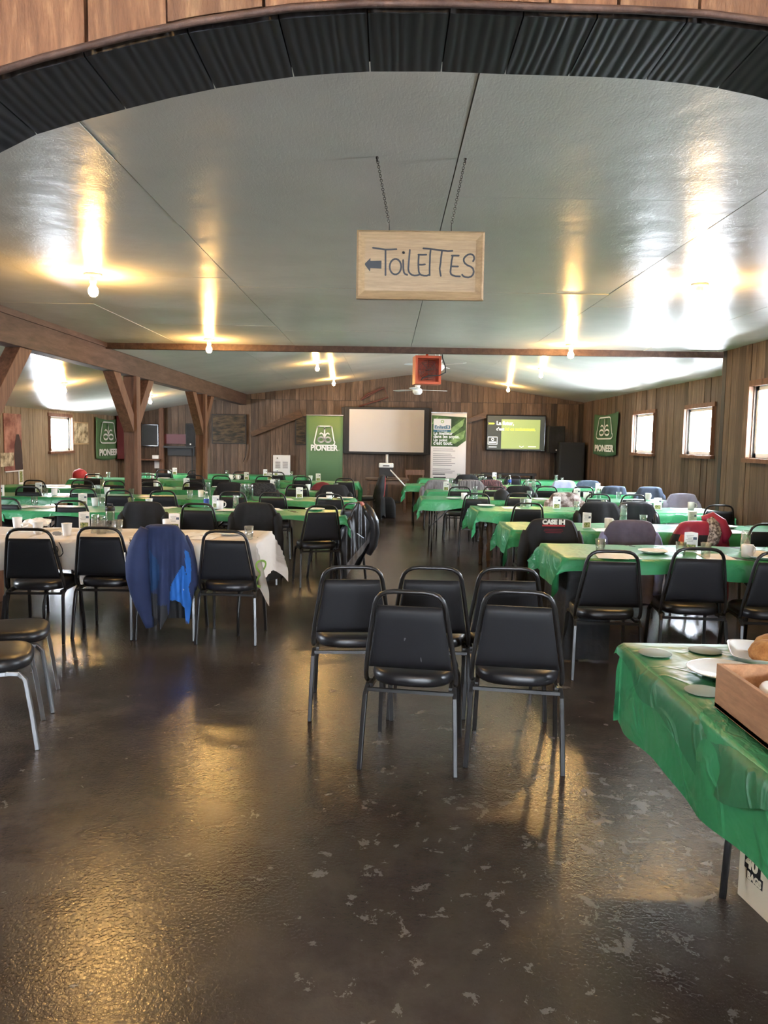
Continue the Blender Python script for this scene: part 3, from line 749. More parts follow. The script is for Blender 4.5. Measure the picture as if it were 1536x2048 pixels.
# ---------------------------------------------------------------- chairs at the rows: (row, px of back centre, py of back top, turn, coat)
ch = {}
def chair_px(row, px, py, turn=0.0, kind='b', y=None):
    p = at(px, py, z=.866) if y is None else at(px, py, D=y)
    c, s = math.cos(turn), math.sin(turn)
    # the top of the back sits .268 behind the seat centre
    x, yy = p.x+(-.268)*s*-1*-1*-1, p.y+.268*c
    x = p.x-(.268)*s
    o = place_chair(x, yy, turn, kind); ch.setdefault(row, []).append(o); return o
T = {}
for row, px, py, turn in [
 ('L1',57,1059,.05),('L1',198,1056,.02),('L1',325,1058,0),('L1',449,1063,-.03),
 ('L2',8,997,-.05),('L2',142,1002,0),('L2',287,1007,0),('L2',395,1008,0),('L2',510,1009,0),('L2',645,1012,.30),
 ('L3',55,974,0),('L3',165,977,.04),('L3',237,981,0),('L3',325,982,-.03),('L3',465,984,0),('L3',545,986,.02),('L3',659,989,0),
 ('L4',68,961,0),('L4',164,961,.05),('L4',228,962,0),('L4',302,964,0),('L4',387,965,0),('L4',460,967,0),('L4',525,968,0),('L4',594,970,0),('L4',668,972,0),
 ('L5',187,949,0),('L5',295,950,.1),('L5',389,951,0),('L5',442,952,0),('L5',529,953,0),('L5',604,953.5,0),('L5',689,957,0),
 ('L6',328,940,0),('L6',391,941,0),('L6',481,944,0),('L6',553,944.5,0),
 ('R1',1227,1103,-.06),('R1',1400,1098,-.10),('R1',1568,1106,-.1),
 ('R2',1105,1042,0),('R2',1262,1045,0),('R2',1402,1047,0),('R2',1540,1049,0),
 ('R3',1057,1007,0),('R3',1200,1007,0),('R3',1272,1007,0),('R3',1440,1011,0),
 ('R4',954,988,-.05),('R4',1038,987,0),('R4',1131,988,0),('R4',1197,989,0),('R4',1268,990,.05),('R4',1365,990,.1),
 ('R5',920,974,0),('R5',989,974,0),('R5',1040,974,0),('R5',1094,973.5,0),('R5',1167,974,0),('R5',1228,974.5,0),('R5',1300,976,0),
 ('R6',876,962,0),('R6',940,962,0),('R6',980,962,0),('R6',1064,962,0),('R6',1128,963,0),('R6',1177,963,0),
 ('R7',934,951,0),('R7',970,951,0),('R7',1026,951,0)]:
    T[(row, px)] = chair_px(row, px, py, turn)
for row, lst in ch.items():
    lst2 = sorted(lst, key=lambda o: abs(o.location.x))
    coated = {('L1',325),('L2',287),('L2',510),('L4',460),('L4',525),('L4',668),('R2',1105),('R2',1262),('R2',1402),('R3',1200),('R3',1272),('R4',1131),('R4',1365),('R5',1040),('R5',1228),('R5',1300),('R6',876),('R6',940),('R6',980),('R6',1128),('R6',1177),('R7',934)}
    inv = {v.name: kk for kk, v in T.items()}
    for q, o in enumerate(lst2):
        cw = 'coat-draped black chair' if inv[o.name] in coated else 'bare black chair'
        tag(o, '%s at %s, %s' % (cw, short(row), ordl(q)), 'chair', 'banquet chairs along the table rows')
def free(x, y, rz, label, kind='b', group='banquet chairs standing free'):
    o = place_chair(x, y, rz, kind); tag(o, label, 'chair', group); return o
G5 = 'five chairs standing in the aisle'
A_ = free(.155, 3.73, -.16, 'black banquet chair at the front left of the aisle group, two scuffs on its back', group=G5)
sc1 = MB()
for x_, z_, q_ in ((-.02,.645,.5), (.055,.545,-.3)):
    sc1 = MB(); sc1.add([(x_+.004*math.cos(a)*(1 if q_ > 0 else .8)+.006*math.sin(a)*q_, -.2505+(.645-z_)*.14, z_+.012*math.sin(a)) for a in [2*PI*k/12 for k in range(12)]], [tuple(range(12))], 0, False)
    sc1.build('scuff_mark', GREYS, A_)
free(.665, 3.77, -.17, 'black banquet chair at the front right of the aisle group of five', group=G5)
free(-.195, 4.40, .06, 'black banquet chair at the back left of the aisle group of five', group=G5)
free(.27, 4.42, -.06, 'black banquet chair in the middle of the back pair, half hidden in the aisle group', group=G5)
free(.69, 4.44, -.05, 'black banquet chair at the back right of the aisle group, mostly hidden', group=G5)
G2 = 'grey-legged chairs at the left edge'
free(-2.02, 3.80, -PI/2+.36, 'grey-legged black chair cut by the left edge, the nearer of two', 'g', G2)
free(-2.165, 4.32, -PI/2+.34, 'grey-legged black chair cut by the left edge, the farther of two', 'g', G2)
ca = free(-.56, 8.62, .85, 'black chair turned sideways at the aisle end, under a quilted coat', group='chairs turned sideways in the aisle')
cb = free(-.36, 15.25, PI/2-.1, 'black chair turned sideways at the fourth left green row, far down the aisle', group='chairs turned sideways in the aisle')

# ---------------------------------------------------------------- coats
def prof(tab, v):
    if v <= tab[0][0]: return tab[0][1]
    for (a, p), (b, q_) in zip(tab, tab[1:]):
        if a <= v <= b: t = (v-a)/(b-a); t = t*t*(3-2*t)*.5+t*.5; return p+(q_-p)*t
    return tab[-1][1]
def inside(pl, x, y):
    c = False; j = len(pl)-1
    for i in range(len(pl)):
        if (pl[i][1] > y) != (pl[j][1] > y) and x < (pl[j][0]-pl[i][0])*(y-pl[i][1])/(pl[j][1]-pl[i][1])+pl[i][0]: c = not c
        j = i
    return c
def drape(root, mats, u, X0, Y0, z0, left, right, hem, polys, yc=-.24, depth=.09, fold=.012, front_hem=1500, n=190, H=84, seed=1, back_mat=0, freq=42):
    '''garment cut to a pattern drawn in units of u metres: outline, hem and colour fields; the drawing's X0, Y0 is the local point (0, z0)'''
    rg = random.Random(seed); ph = [rg.uniform(0, 6.28) for _ in range(6)]; rings = []
    for i in range(H+1):
        t = i/H; ring = []
        for k in range(n):
            a = 2*PI*k/n; ca, sa = math.cos(a), math.sin(a)
            cxp = math.copysign(abs(ca)**.8, ca)
            Y = None; Yt = Y0+30
            Xg = (prof(left, 900)+prof(right, 900))/2+cxp*(prof(right, 900)-prof(left, 900))/2
            Yh = prof(hem, Xg) if sa < .15 else front_hem
            Y = Yh+(Yt-Yh)*t
            l_, r_ = prof(left, Y), prof(right, Y); X = (l_+r_)/2+cxp*(r_-l_)/2
            x = (X-X0)*u; z = z0-(Y-Y0)*u
            f = fold*min(1, .25+(1-t)*1.3)*(math.sin(freq*x+ph[0]+1.5*z)+.6*math.sin(freq*1.9*x+ph[1]-2*z)+.35*math.sin(freq*3.3*x+ph[2]+z*4))
            d = depth*(1-.45*t)
            ring.append(Vector((x, yc-.04*(z-.4)+math.copysign(abs(sa)**.7, sa)*d+f*(1 if sa < 0 else .4), z)))
        rings.append(ring)
    c = sum((v for v in rings[-1]), Vector())/n; b_ = rings[-1]
    for s_, dz in ((.94,.008),(.8,.014),(.5,.018),(.1,.02)): rings.append([c+(v-c)*s_+Vector((0,0,dz)) for v in b_])
    def mf(cc):
        if cc.y > yc-.04*(cc.z-.4)+.01: return back_mat
        X, Y = X0+cc.x/u, Y0-(cc.z-z0)/u
        for pl, m_ in polys:
            if inside(pl, X, Y): return m_
        return 0
    mb = MB(); mb.loft(rings, caps=False, mf=mf); return mb.build('coat_body', mats, root)
BLUE2 = fabric('dull_blue_softshell', (0.012,0.045,0.12), (0.02,0.06,0.16), 3); LINING = mat('black_lining', (0.006,0.006,0.008), .6)
bc = T[('L1',325)]
jk = empty('blue_jacket', bc.location, 0, 'navy and bright blue jacket hung over a chair at the white-clothed table', 'jacket', 'coats hung over the chairs')
ub = .00044
drape(jk, [NAVY, ROYAL, BLUE2, LINING], ub, 768, 110, .895,
      [(110,500),(300,330),(600,240),(900,220),(1250,260),(1500,340),(1850,450)], [(110,1020),(300,1150),(600,1270),(900,1310),(1250,1300),(1500,1270),(1850,1250)],
      [(220,1500),(560,1700),(650,1900),(760,1760),(870,1620),(905,1400),(1000,1385),(1110,1420),(1195,1500),(1215,1800),(1260,1820),(1310,1260)],
      [([(560,520),(640,620),(700,680),(735,800),(745,950),(735,1080),(690,1180),(620,1235),(580,1230),(575,900)], 2),
       ([(1140,780),(1060,900),(980,1040),(930,1160),(905,1380),(1000,1400),(1110,1440),(1230,1900),(1300,1900),(1265,1500),(1225,1200),(1200,1000),(1160,800)], 1),
       ([(1165,520),(1220,560),(1250,700),(1260,900),(1250,1080),(1210,1180),(1190,900)], 1),
       ([(700,1300),(690,1480),(860,1470),(900,1900),(560,1900),(590,1260)], 3)], depth=.10, fold=.015, front_hem=1800, seed=5, back_mat=3)
mb = MB(); q = []; rr = []
for (Y, X, hw) in ((150,500,75),(300,440,120),(500,390,160),(750,370,195),(1000,375,190),(1250,410,170),(1450,450,150),(1650,500,115),(1800,535,88),(1880,550,70)):
    q.append(((X-768)*ub, -.315-.02*math.sin(Y/400), .895-(Y-110)*ub)); rr.append(hw*ub)
mb.tube(q, rr, 26); mb.build('sleeve', NAVY, jk)
mb = MB(); q = []; rr = []
for (Y, X, hw) in ((300,1120,60),(500,1190,85),(800,1240,95),(1100,1270,85),(1250,1280,45)):
    q.append(((X-768)*ub, -.23, .895-(Y-110)*ub)); rr.append(hw*ub)
mb.tube(q, rr, 20); mb.build('sleeve', NAVY, jk)
MB().tube([((185-768)*ub,-.36,.895-(560-110)*ub),((198-768)*ub,-.37,.895-(660-110)*ub),((216-768)*ub,-.37,.895-(780-110)*ub)], .0042, 6).build('zip_pull', WHITE, jk)
MB().lathe([(0,0),(.007,0),(.006,.004),(0,.005)], n=12).build('snap_button', WHITE, jk, loc=((1155-768)*ub,-.335,.895-(1195-110)*ub), rot=(PI/2,0,0))
fz = MB(); rg = random.Random(9)
for i in range(160):
    b0 = Vector((rg.uniform(-.285,-.225), rg.uniform(-.17,-.05), 0)); b0.z = .735+(b0.x+.285)*.9
    fz.tube([b0, b0+Vector((rg.uniform(-.02,.02), rg.uniform(-.02,.02), rg.uniform(-.005,.03)))], [.006,.001], 4)
tag(fz.build('fur_collar', FUR, None, loc=bc.location), 'tuft of pale mottled fur beside the blue jacket at the white table', 'fur')
coat(T[('L2',287)], 'black_coat', 'black coat over a chair behind the blue jacket, first green row left', COATB, w_sh=.26, w_bot=.27, zbot=.30, seed=1, folds=.010)
coat(T[('L2',510)], 'black_coat', 'long black coat over a chair behind the right end of the white table', COATB, w_sh=.27, w_bot=.30, zbot=.10, seed=2, folds=.018)
coat(T[('L4',460)], 'black_coat', 'plain black coat over a chair at the third green row on the left', COATB, seed=3, w_sh=.25)
coat(T[('L4',525)], 'speckled_coat', 'black speckled knit coat over a chair at the third green row, left', BLACKP, seed=4, w_sh=.25)
coat(T[('L4',668)], 'black_coat', 'black coat over the aisle-end chair of the third green row, left', COATB, seed=6, w_sh=.27, w_bot=.28)
pq = at(716, 1010, D=8.25)
qc = empty('quilted_coat', (pq.x, 8.45, 0), 0, 'shiny black and grey quilted coat with pink lining hung over the aisle-end chair', 'coat', 'coats hung over the chairs')
uq = .000474
drape(qc, [PUFFY, GREYF, SALMON, LINING], uq, 640, 240, .90,
      [(240,600),(500,480),(900,240),(1300,150),(1650,190),(1900,260)], [(240,740),(350,880),(500,990),(720,1080),(1000,1020),(1300,890),(1640,740),(1900,560)],
      [(150,1750),(400,1950),(600,1980),(760,1800),(900,1450),(1000,1150),(1080,1050)],
      [([(660,200),(760,200),(860,330),(780,410),(720,330)], 2), ([(820,520),(950,780),(850,1100),(400,1640),(430,2000),(700,2000),(780,1600),(900,1280),(990,1000),(970,720)], 1)], yc=-.2, depth=.11, fold=.014, seed=8, freq=30, front_hem=1800)
mb = MB(); mb.tube([((800-640)*uq,-.27,.86),((900-640)*uq,-.31,.80),((1010-640)*uq,-.31,.70),((1040-640)*uq,-.29,.58),((1000-640)*uq,-.28,.44),((900-640)*uq,-.27,.34)], [.04,.055,.052,.05,.045,.03], 16).build('sleeve', PUFFY, qc)
mb = MB(); mb.ribbon([((640-640)*uq,.90-(930-240)*uq),((790-640)*uq,.90-(1030-240)*uq)], .008, -.345).build('pocket_zip', STEEL, qc)
q2 = coat(cb, 'black_coat', 'black and red coat over the sideways chair far down the aisle', [COATB, REDC], w_sh=.24, w_bot=.26, zbot=.05, seed=9, thick=.09, mf=lambda c: 1 if (c.z > .45 and c.z < .86 and c.x > .02 and c.x < .19 and c.y < -.2) else 0, sleeves=False)
ih = coat(T[('R2',1105)], 'black_jacket', 'black work jacket with white and red lettering, at the second right row', COATB, w_top=.17, w_sh=.27, w_bot=.33, zbot=.05, seed=10, folds=.014, thick=.08, cat='jacket')
text('CASE IH', .06, (-.105, -.345, .846), WINK, ih, width=.20, bold=.004, rot=(PI/2,0,0))
MB().box((-.005, -.343, .832), (.20, .003, .014)).build('printed_bar', REDC, ih)
MB().box((-.005, -.343, .80), (.16, .003, .006)).box((-.005, -.343, .785), (.17, .003, .006)).box((-.005, -.343, .77), (.14, .003, .006)).build('printed_bar', MAROON, ih)
coat(T[('R2',1262)], 'fleece_jacket', 'mauve grey fleece with lilac sleeves over a chair, second right row', [MAUVE, LILAC], w_sh=.27, w_bot=.26, zbot=.12, seed=11, cat='jacket')
rj = coat(T[('R2',1402)], 'ski_jacket', 'red and black ski jacket with fur hood over a chair, second right row', [COATB, CRIMSON, ORANGE], w_sh=.27, w_bot=.27, zbot=.20, seed=12, thick=.10, mf=lambda c: 1 if (c.z > .76 or c.x > .12) else (2 if (c.z > .66 and -.2 < c.x < -.06) else 0), sleeves=False, cat='jacket')
mb = MB(); mb.tube([(.06,-.30,.92),(.09,-.32,.86),(.10,-.34,.79),(.08,-.35,.72),(.05,-.35,.66)], [.03,.05,.055,.05,.03], 12).build('fur_hood', FUR, rj)
mb = MB(); mb.tube([(.02,-.24,.90),(.09,-.27,.925),(.16,-.29,.87),(.21,-.30,.78),(.19,-.30,.70)], [.03,.05,.06,.055,.03], 12).build('hood', CRIMSON, rj)
coat(T[('R3',1200)], 'black_coat', 'black coat over a chair at the third right row, nearer the aisle', SLATE if False else COATB, seed=13, w_sh=.29, w_bot=.31)
coat(T[('R3',1272)], 'leather_jacket', 'shiny black jacket over a chair at the third right row', PUFFY, seed=14, w_sh=.27, cat='jacket')
coat(T[('R4',1131)], 'camouflage_jacket', 'brown and white camouflage jacket over a chair at the fourth right row', CAMO, seed=15, w_sh=.27, zbot=.4, cat='jacket')
coat(T[('R4',1365)], 'pale_jacket', 'pale lavender jacket over the wall-side chair at the fourth right row', PALEB, seed=16, w_sh=.27, cat='jacket')
coat(T[('R5',1040)], 'black_coat', 'black coat over a chair at the fifth right row, amid grey jackets', COATB, seed=17, w_sh=.28)
coat(T[('R5',1228)], 'slate_jacket', 'dull slate jacket over a chair at the fifth right row', SLATE, seed=18, w_sh=.23)
coat(T[('R5',1300)], 'slate_jacket', 'dark slate blue jacket over the wall-side chair, fifth right row', SLATE, seed=19, w_sh=.25)
coat(T[('R6',876)], 'grey_jacket', 'grey marl jacket over the aisle-end chair of the sixth right row', GREYW, seed=20, w_sh=.30)
coat(T[('R6',940)], 'striped_cardigan', 'grey striped cardigan over a chair at the sixth right row', STRIPE, seed=21, w_sh=.32)
coat(T[('R6',980)], 'plaid_jacket', 'dark plaid jacket over a chair at the sixth right row', PLAID, seed=22, w_sh=.30)
coat(T[('R6',1128)], 'checked_jacket', 'pale checked jacket over a chair at the sixth right row', PALEB, seed=23, w_sh=.27)
coat(T[('R6',1177)], 'slate_jacket', 'slate blue jacket over the wall-side chair, sixth right row', SLATE, seed=24, w_sh=.27)
coat(T[('R7',934)], 'black_coat', 'black coat over the aisle-end chair of the seventh right row', COATB, seed=25, w_sh=.30)
# things lying on seats
def cap(loc, label, mt, rz=0, s=1.0):
    r = empty('baseball_cap', loc, rz, label, 'cap')
    MB().lathe([(.088*s,0),(.092*s,.03*s),(.085*s,.07*s),(.06*s,.10*s),(.02*s,.118*s),(.001,.12*s)], n=20).build('crown', mt, r)
    MB().loft([[Vector((.075*s*math.cos(a), -.05*s-(.10*s*math.sin(a)*f), .008*s-(.01*f))) for a in [PI*k/12 for k in range(13)]] for f in (.3, 1)], caps=False).build('visor', mt, r)
mauv = at(645, 973, z=.75)
mb = MB(); rg = random.Random(5)
mb.loft([[Vector(((.20*s)*math.cos(a)*(1+.12*math.sin(3*a+i)), (.13*s)*math.sin(a), hz)) for a in [2*PI*k/28 for k in range(28)]] for i, (s, hz) in enumerate([(1,.0),(1.03,.02),(.9,.05),(.7,.085),(.4,.12),(.1,.135)])])
tag(mb.build('folded_jacket', MAROON, loc=(mauv.x*12.45/mauv.y, 12.45, .748)), 'dark red jacket heaped on the third left green row near the aisle', 'jacket')
p = at(1003, 1000, z=.752); cap((p.x*11/p.y, 11.0, .748), 'black cap lying on the fourth right row beside a black coat', COATB, .8, 1.25)
p = at(160, 957, z=.752); cap((p.x*15/p.y, 15.0, .748), 'bright red cap on the fourth left green row before the planks', REDC, 2.2, 1.5)

# ---------------------------------------------------------------- tableware
def mk_mug():
    r = empty('mug', (0,0,0))
    MB().lathe([(.0,0),(.036,0),(.040,.006),(.042,.093),(.0395,.095),(.0375,.09),(.036,.01),(.0,.008)], n=20).build('cup', CERAMIC, r)
    MB().tube([(.040,0,.078),(.058,0,.078),(.068,0,.062),(.067,0,.04),(.055,0,.024),(.040,0,.02)], .0055, 8).build('handle', CERAMIC, r); return r
def mk_cup():
    return MB().lathe([(.0,0),(.030,0),(.034,.03),(.041,.098),(.042,.10),(.0395,.098),(.029,.004),(.0,.003)], n=20).build('paper_cup', PAPER)
def mk_glass():
    return MB().lathe([(.0,0),(.029,0),(.031,.004),(.038,.105),(.0365,.105),(.029,.012),(.0,.010)], n=16).build('drinking_glass', GLASS)
def mk_plate():
    return MB().lathe([(.0,0),(.065,0),(.085,.006),(.112,.018),(.115,.021),(.111,.021),(.083,.010),(.062,.005),(.0,.005)], n=32).build('paper_plate', WHITE)
def mk_card(side):
    r = empty('tent_card', (0,0,0)); w2, h, d = .048, .148, .035
    mb = MB().add([(-w2,-d,0),(w2,-d,0),(0,d,0),(-w2,-d,h),(w2,-d,h),(0,d,h)], [(0,2,1),(3,4,5),(0,1,4,3),(1,2,5,4),(2,0,3,5)], 0, False)
    cd_ = mb.build('card', PAPER, r)
    MB().box((0,-d-.0008,.033),(.07,.001,.048)).build('printed_photo', side, cd_)
    MB().box((.028,-d-.0008,.105),(.026,.001,.02)).build('logo', SLATE, cd_)
    m2 = MB()
    for kz in range(5): m2.box((-.008-.002*(kz%2),-d-.0008,.125-.011*kz),(.052-.01*(kz%3),.001,.0025))
    m2.build('printed_text', GREYINK, cd_)
    return r
SALAD = fabric('printed_salad_photo', (0.06,0.12,0.02), (0.45,0.42,0.18), 60, 0.5)
def mk_paper():
    mb = MB(); n = 6
    vs = [(-.105+.21*i/n, -.145+.29*j/n, .002+.004*math.sin(i*1.1)*math.sin(j*.9)) for i in range(n+1) for j in range(n+1)]
    mb.add(vs, [(i*(n+1)+j, (i+1)*(n+1)+j, (i+1)*(n+1)+j+1, i*(n+1)+j+1) for i in range(n) for j in range(n)]); return mb.build('paper_sheet', PAPER)
def mk_bottle():
    r = empty('water_bottle', (0,0,0))
    MB().lathe([(.0,0),(.03,0),(.033,.01),(.033,.11),(.028,.135),(.014,.16),(.013,.175),(.0,.175)], n=18).build('bottle_body', GLASS, r)
    MB().lathe([(.0335,.05),(.0337,.052),(.0337,.105),(.0335,.107)], n=18).build('bottle_label', BLUELAB, r)
    MB().lathe([(.0,.172),(.0155,.172),(.0155,.19),(.0,.19)], n=14).build('bottle_cap', WHITE, r); return r
def mk_shaker():
    r = empty('drink_bottle', (0,0,0))
    MB().lathe([(.0,0),(.036,0),(.038,.01),(.034,.08),(.038,.17),(.036,.19),(.034,.19),(.031,.08),(.034,.014),(.0,.012)], n=18).build('bottle_body', GLASS, r)
    MB().lathe([(.0,.188),(.040,.188),(.040,.215),(.030,.222),(.0,.222)], n=18).build('lid', DARK, r)
    MB().tube([(-.025,0,.222),(-.02,0,.245),(.02,0,.245),(.025,0,.222)], .007, 8).build('carry_loop', DARK, r); return r
PROTO = {}
MK = dict(mug=mk_mug, cup=mk_cup, glass=mk_glass, plate=mk_plate, card=lambda: mk_card(SALAD), paper=mk_paper, bottle=mk_bottle, shaker=mk_shaker)
DESC = dict(mug='white coffee mug', cup='white paper cup', glass='clear drinking glass', plate='white plate', card='white tent menu card', paper='white paper sheet', bottle='blue-labelled water bottle', shaker='clear dark-lidded drink bottle')
CAT = dict(mug='mug', cup='cup', glass='glass', plate='plate', card='menu card', paper='paper', bottle='bottle', shaker='bottle')
GRP = dict(mug='coffee mugs on the tables', cup='paper cups on the tables', glass='drinking glasses on the tables', plate='plates on the tables', card='menu cards on the tables', paper='papers on the tables', bottle='bottles on the tables', shaker='bottles on the tables')
ITEMS = []
EXT = {'L1': (5.91,6.75,-1.01), 'L2': (8.16,8.94,-.44), 'L3': (10.11,10.89,-.44), 'L4': (11.96,12.74,-.76), 'L5': (14.61,15.39,-.56), 'L6': (16.91,17.69,-1.89),
       'R1': (5.4,6.2,1.25), 'R2': (7.11,7.89,1.16), 'R3': (9.14,9.84,1.10), 'R4': (10.8,11.54,.50), 'R5': (12.48,13.22,.68), 'R6': (14.15,14.95,.36), 'R7': (16.63,17.37,.72)}
def item(kind, row, px, py, rz=None, z=.7475, flip=False, rg=random.Random(21)):
    if kind not in PROTO: PROTO[kind] = MK[kind](); o = PROTO[kind]
    else: o = copy_tree(PROTO[kind])
    p = at(px, py, z=.7475)
    y0_, y1_, xe = EXT[row]; m_ = {'plate': .12, 'paper': .13}.get(kind, .06)
    yy = min(max(p.y, y0_+m_), y1_-m_); xx = p.x*yy/p.y       # slide along the sight line onto the tabletop
    xx = max(xx, xe+m_) if xe > 0 else min(xx, xe-m_)
    o.location = (xx, yy, z+(.105 if flip else 0)+.001)
    o.rotation_euler = (PI if flip else 0, 0, rg.uniform(-.5, .5) if rz is None else rz)
    ITEMS.append((kind, row, o)); return o
def stack(row, px, py, n=2):
    for i in range(n): item('glass', row, px, py, 0, .7475+.052*i, True)
I = item
for k_, row, px, py in [
 ('cup','L1',35,1058),('cup','L1',76,1068),('cup','L1',134,1071),('card','L1',172,1053),('shaker','L1',221,1066),('glass','L1',237,1064),('mug','L1',335,1058),('card','L1',351,1057),
 ('glass','L1',498,1078),('plate','L1',465,1070),('paper','L1',385,1069),('paper','L1',410,1075),('paper','L1',75,1061),('paper','L1',300,1072),
 ('glass','L2',69,1009),('paper','L2',50,1014),('paper','L2',98,1014),('paper','L2',135,1014),('card','L2',165,1010),('cup','L2',190,1013),('glass','L2',205,1013),('glass','L2',262,1008),('cup','L2',298,1006),('paper','L2',328,1016),
 ('bottle','L2',413,1016),('card','L2',435,1014),('mug','L2',440,1018),('paper','L2',457,1020),('plate','L2',630,1014),('paper','L2',545,1012),
 ('card','L3',5,1001),('glass','L3',91,991),('card','L3',80,984),('mug','L3',109,991),('paper','L3',126,994),('cup','L3',214,989),('glass','L3',263,993),('paper','L3',297,993),('glass','L3',380,996),('mug','L3',402,994),
 ('card','L3',598,996),('mug','L3',658,998),('plate','L3',645,999),('plate','L3',690,998),('paper','L3',570,999),
 ('card','L4',373,974),('mug','L4',312,973),('plate','L4',438,974),('cup','L4',616,981),('paper','L4',110,972),('paper','L4',130,972),('glass','L4',205,972),('glass','L4',672,974),('card','L4',545,974),
 ('glass','L5',407,957),('card','L5',494,959),('mug','L5',462,958),('mug','L5',475,958),('plate','L5',328,958),('card','L5',637,962),('cup','L5',621,961),('glass','L5',590,961),('cup','L5',195,957),('glass','L5',217,955),('cup','L5',305,957),('glass','L5',286,956),('glass','L5',296,956),('glass','L5',277,957),('card','L5',541,957),
 ('card','L6',350,949),('cup','L6',339,949),('glass','L6',454,950),('card','L6',532,952),('glass','L6',583,952),('card','L6',553,951),
 ('glass','R1',1200,1106),('paper','R1',1222,1116),('paper','R1',1240,1118),('plate','R1',1307,1106),('card','R1',1381,1103),('glass','R1',1361,1113),('mug','R1',1494,1115),('glass','R1',1411,1114),('paper','R1',1432,1114),('paper','R1',1525,1108),('plate','R1',1528,1120),
 ('card','R2',1169,1056),('mug','R2',1217,1056),('paper','R2',1210,1062),('glass','R2',1286,1051),('plate','R2',1450,1056),('paper','R2',1467,1064),('card','R2',1380,1052),
 ('card','R3',1112,1017),('glass','R3',1153,1020),('glass','R3',1258,1018),('glass','R3',1207,1017),('card','R3',1315,1019),('mug','R3',1382,1015),('paper','R3',1370,1022),('plate','R3',972,1013),('paper','R3',1022,1016),('glass','R3',1045,1014),('cup','R3',1056,1014),
 ('mug','R4',928,1000),('plate','R4',908,1000),('glass','R4',950,999),('glass','R4',1058,996),('mug','R4',1172,994),('card','R4',1153,996),('glass','R4',1237,995),('mug','R4',1296,994),('paper','R4',1080,998),('paper','R4',1310,998),
 ('card','R5',1061,983),('card','R5',1193,982),('mug','R5',1205,981),('mug','R5',1228,982),('glass','R5',1246,984),('card','R5',893,981),('glass','R5',905,979),('glass','R5',912,981),('paper','R5',1185,984),
 ('cup','R6',894,966),('glass','R6',903,968),('glass','R6',920,970),('glass','R6',990,969),('bottle','R6',1019,968),('glass','R6',1000,969),('plate','R6',880,972),
 ('glass','R7',917,956),('glass','R7',943,957),('glass','R7',951,957),('glass','R7',958,957),('glass','R7',965,957),('card','R7',988,957),('glass','R7',1000,957)]:
    I(k_, row, px, py)
for row, px, py, n in [('L1',191,1066,2),('L1',203,1068,2),('L3',196,993,2),('L3',416,994,3),('L2',472,1010,2),('L3',486,999,3),('L3',494,998,3),('L3',501,1000,3),('L4',552,973,2),('L4',556,974,2),
 ('R1',1490,1102,2),('R2',1246,1050,3),('R5',1054,983,3),('R5',1067,984,3),('R6',1112,970,3),('R6',1124,970,2),('R4',950,992,2),('R4',1197,995,2),('R6',960,969,2),('R6',970,970,2)]:
    stack(row, px, py, n)
grp = {}
for kd, row, o in ITEMS: grp.setdefault((kd, row), []).append(o)
for (kd, row), lst in grp.items():
    lst.sort(key=lambda o: (round(abs(o.location.x), 2), o.location.z))
    cols = []                                   # glasses in one stack share a position and differ by level
    for o in lst:
        if cols and abs(cols[-1][0].location.x-o.location.x) < .004 and abs(cols[-1][0].location.y-o.location.y) < .004: cols[-1].append(o)
        else: cols.append([o])
    for q, cl in enumerate(cols):
        for lv, o in enumerate(cl):
            d = DESC[kd]
            if len(cl) > 1: d = ('lowest', 'middle' if len(cl) == 3 else 'upper', 'topmost')[lv]+' upside-down stacked glass'
            lb = '%s on %s' % (d, short(row))
            if len(cols) > 1: lb += ', %s' % ordl(q)
            tag(o, lb, CAT[kd], GRP[kd])
# crumpled napkins on the white table
mb = MB(); rg = random.Random(31)
for i in range(3):
    c0 = Vector((rg.uniform(-.07,.07), rg.uniform(-.04,.04), .025+.012*i)); rr = [[c0+Vector((rr_*math.cos(a)*rg.uniform(.8,1.2), rr_*.7*math.sin(a)*rg.uniform(.8,1.2), zz+rg.uniform(-.01,.01))) for a in [2*PI*k/12 for k in range(12)]] for rr_, zz in ((.06,-.02),(.10,0),(.085,.025),(.03,.04))]
    mb.loft(rr, smooth=False)
p = at(84, 1060, z=.75); tag(mb.build('crumpled_napkins', PAPER, loc=(p.x, p.y, .765)), 'heap of crumpled white napkins on the white-clothed table', 'napkins')
# printed marks on the white cloth
pr_ = MB()
yy = 5.875
def cloth_mark(px, py): q_ = at(px, py, D=yy); return (q_.x, q_.z)
pr_.ribbon([cloth_mark(*q_) for q_ in ((118,1085),(124,1096),(126,1106),(122,1112),(112,1114))], .008, yy)
pr_.ribbon([cloth_mark(111+5*math.cos(a), 1100+8*math.sin(a)) for a in [2*PI*k/12 for k in range(12)]], .008, yy, closed=True)
white_cloth = next(o for o in C.objects if o.name.startswith('tablecloth') and 'nearest the' in o.get('label', '') and 'white-clothed' in o.get('label', ''))
def adopt(o, parent):
    o.parent = parent; o.matrix_parent_inverse = Matrix.LocRotScale(parent.location, parent.rotation_euler, None).inverted()
adopt(pr_.build('printed_logo', INK), white_cloth)
gr_ = MB()
def eight(cx, cz, r): return [(cx+r*math.sin(t), cz+2.0*r*math.cos(t*.5)) for t in [2*PI*k/24 for k in range(24)]]
g2 = MB(); pts = []
for kk in range(33):
    t = 2*PI*kk/32; pts.append((.05*math.sin(2*t), .10*math.cos(t)))
g2.ribbon(pts, .017, 0)
adopt(g2.build('green_emblem', GINK, loc=(-.96, 5.86, .52), rot=(0,0,.9)), white_cloth)

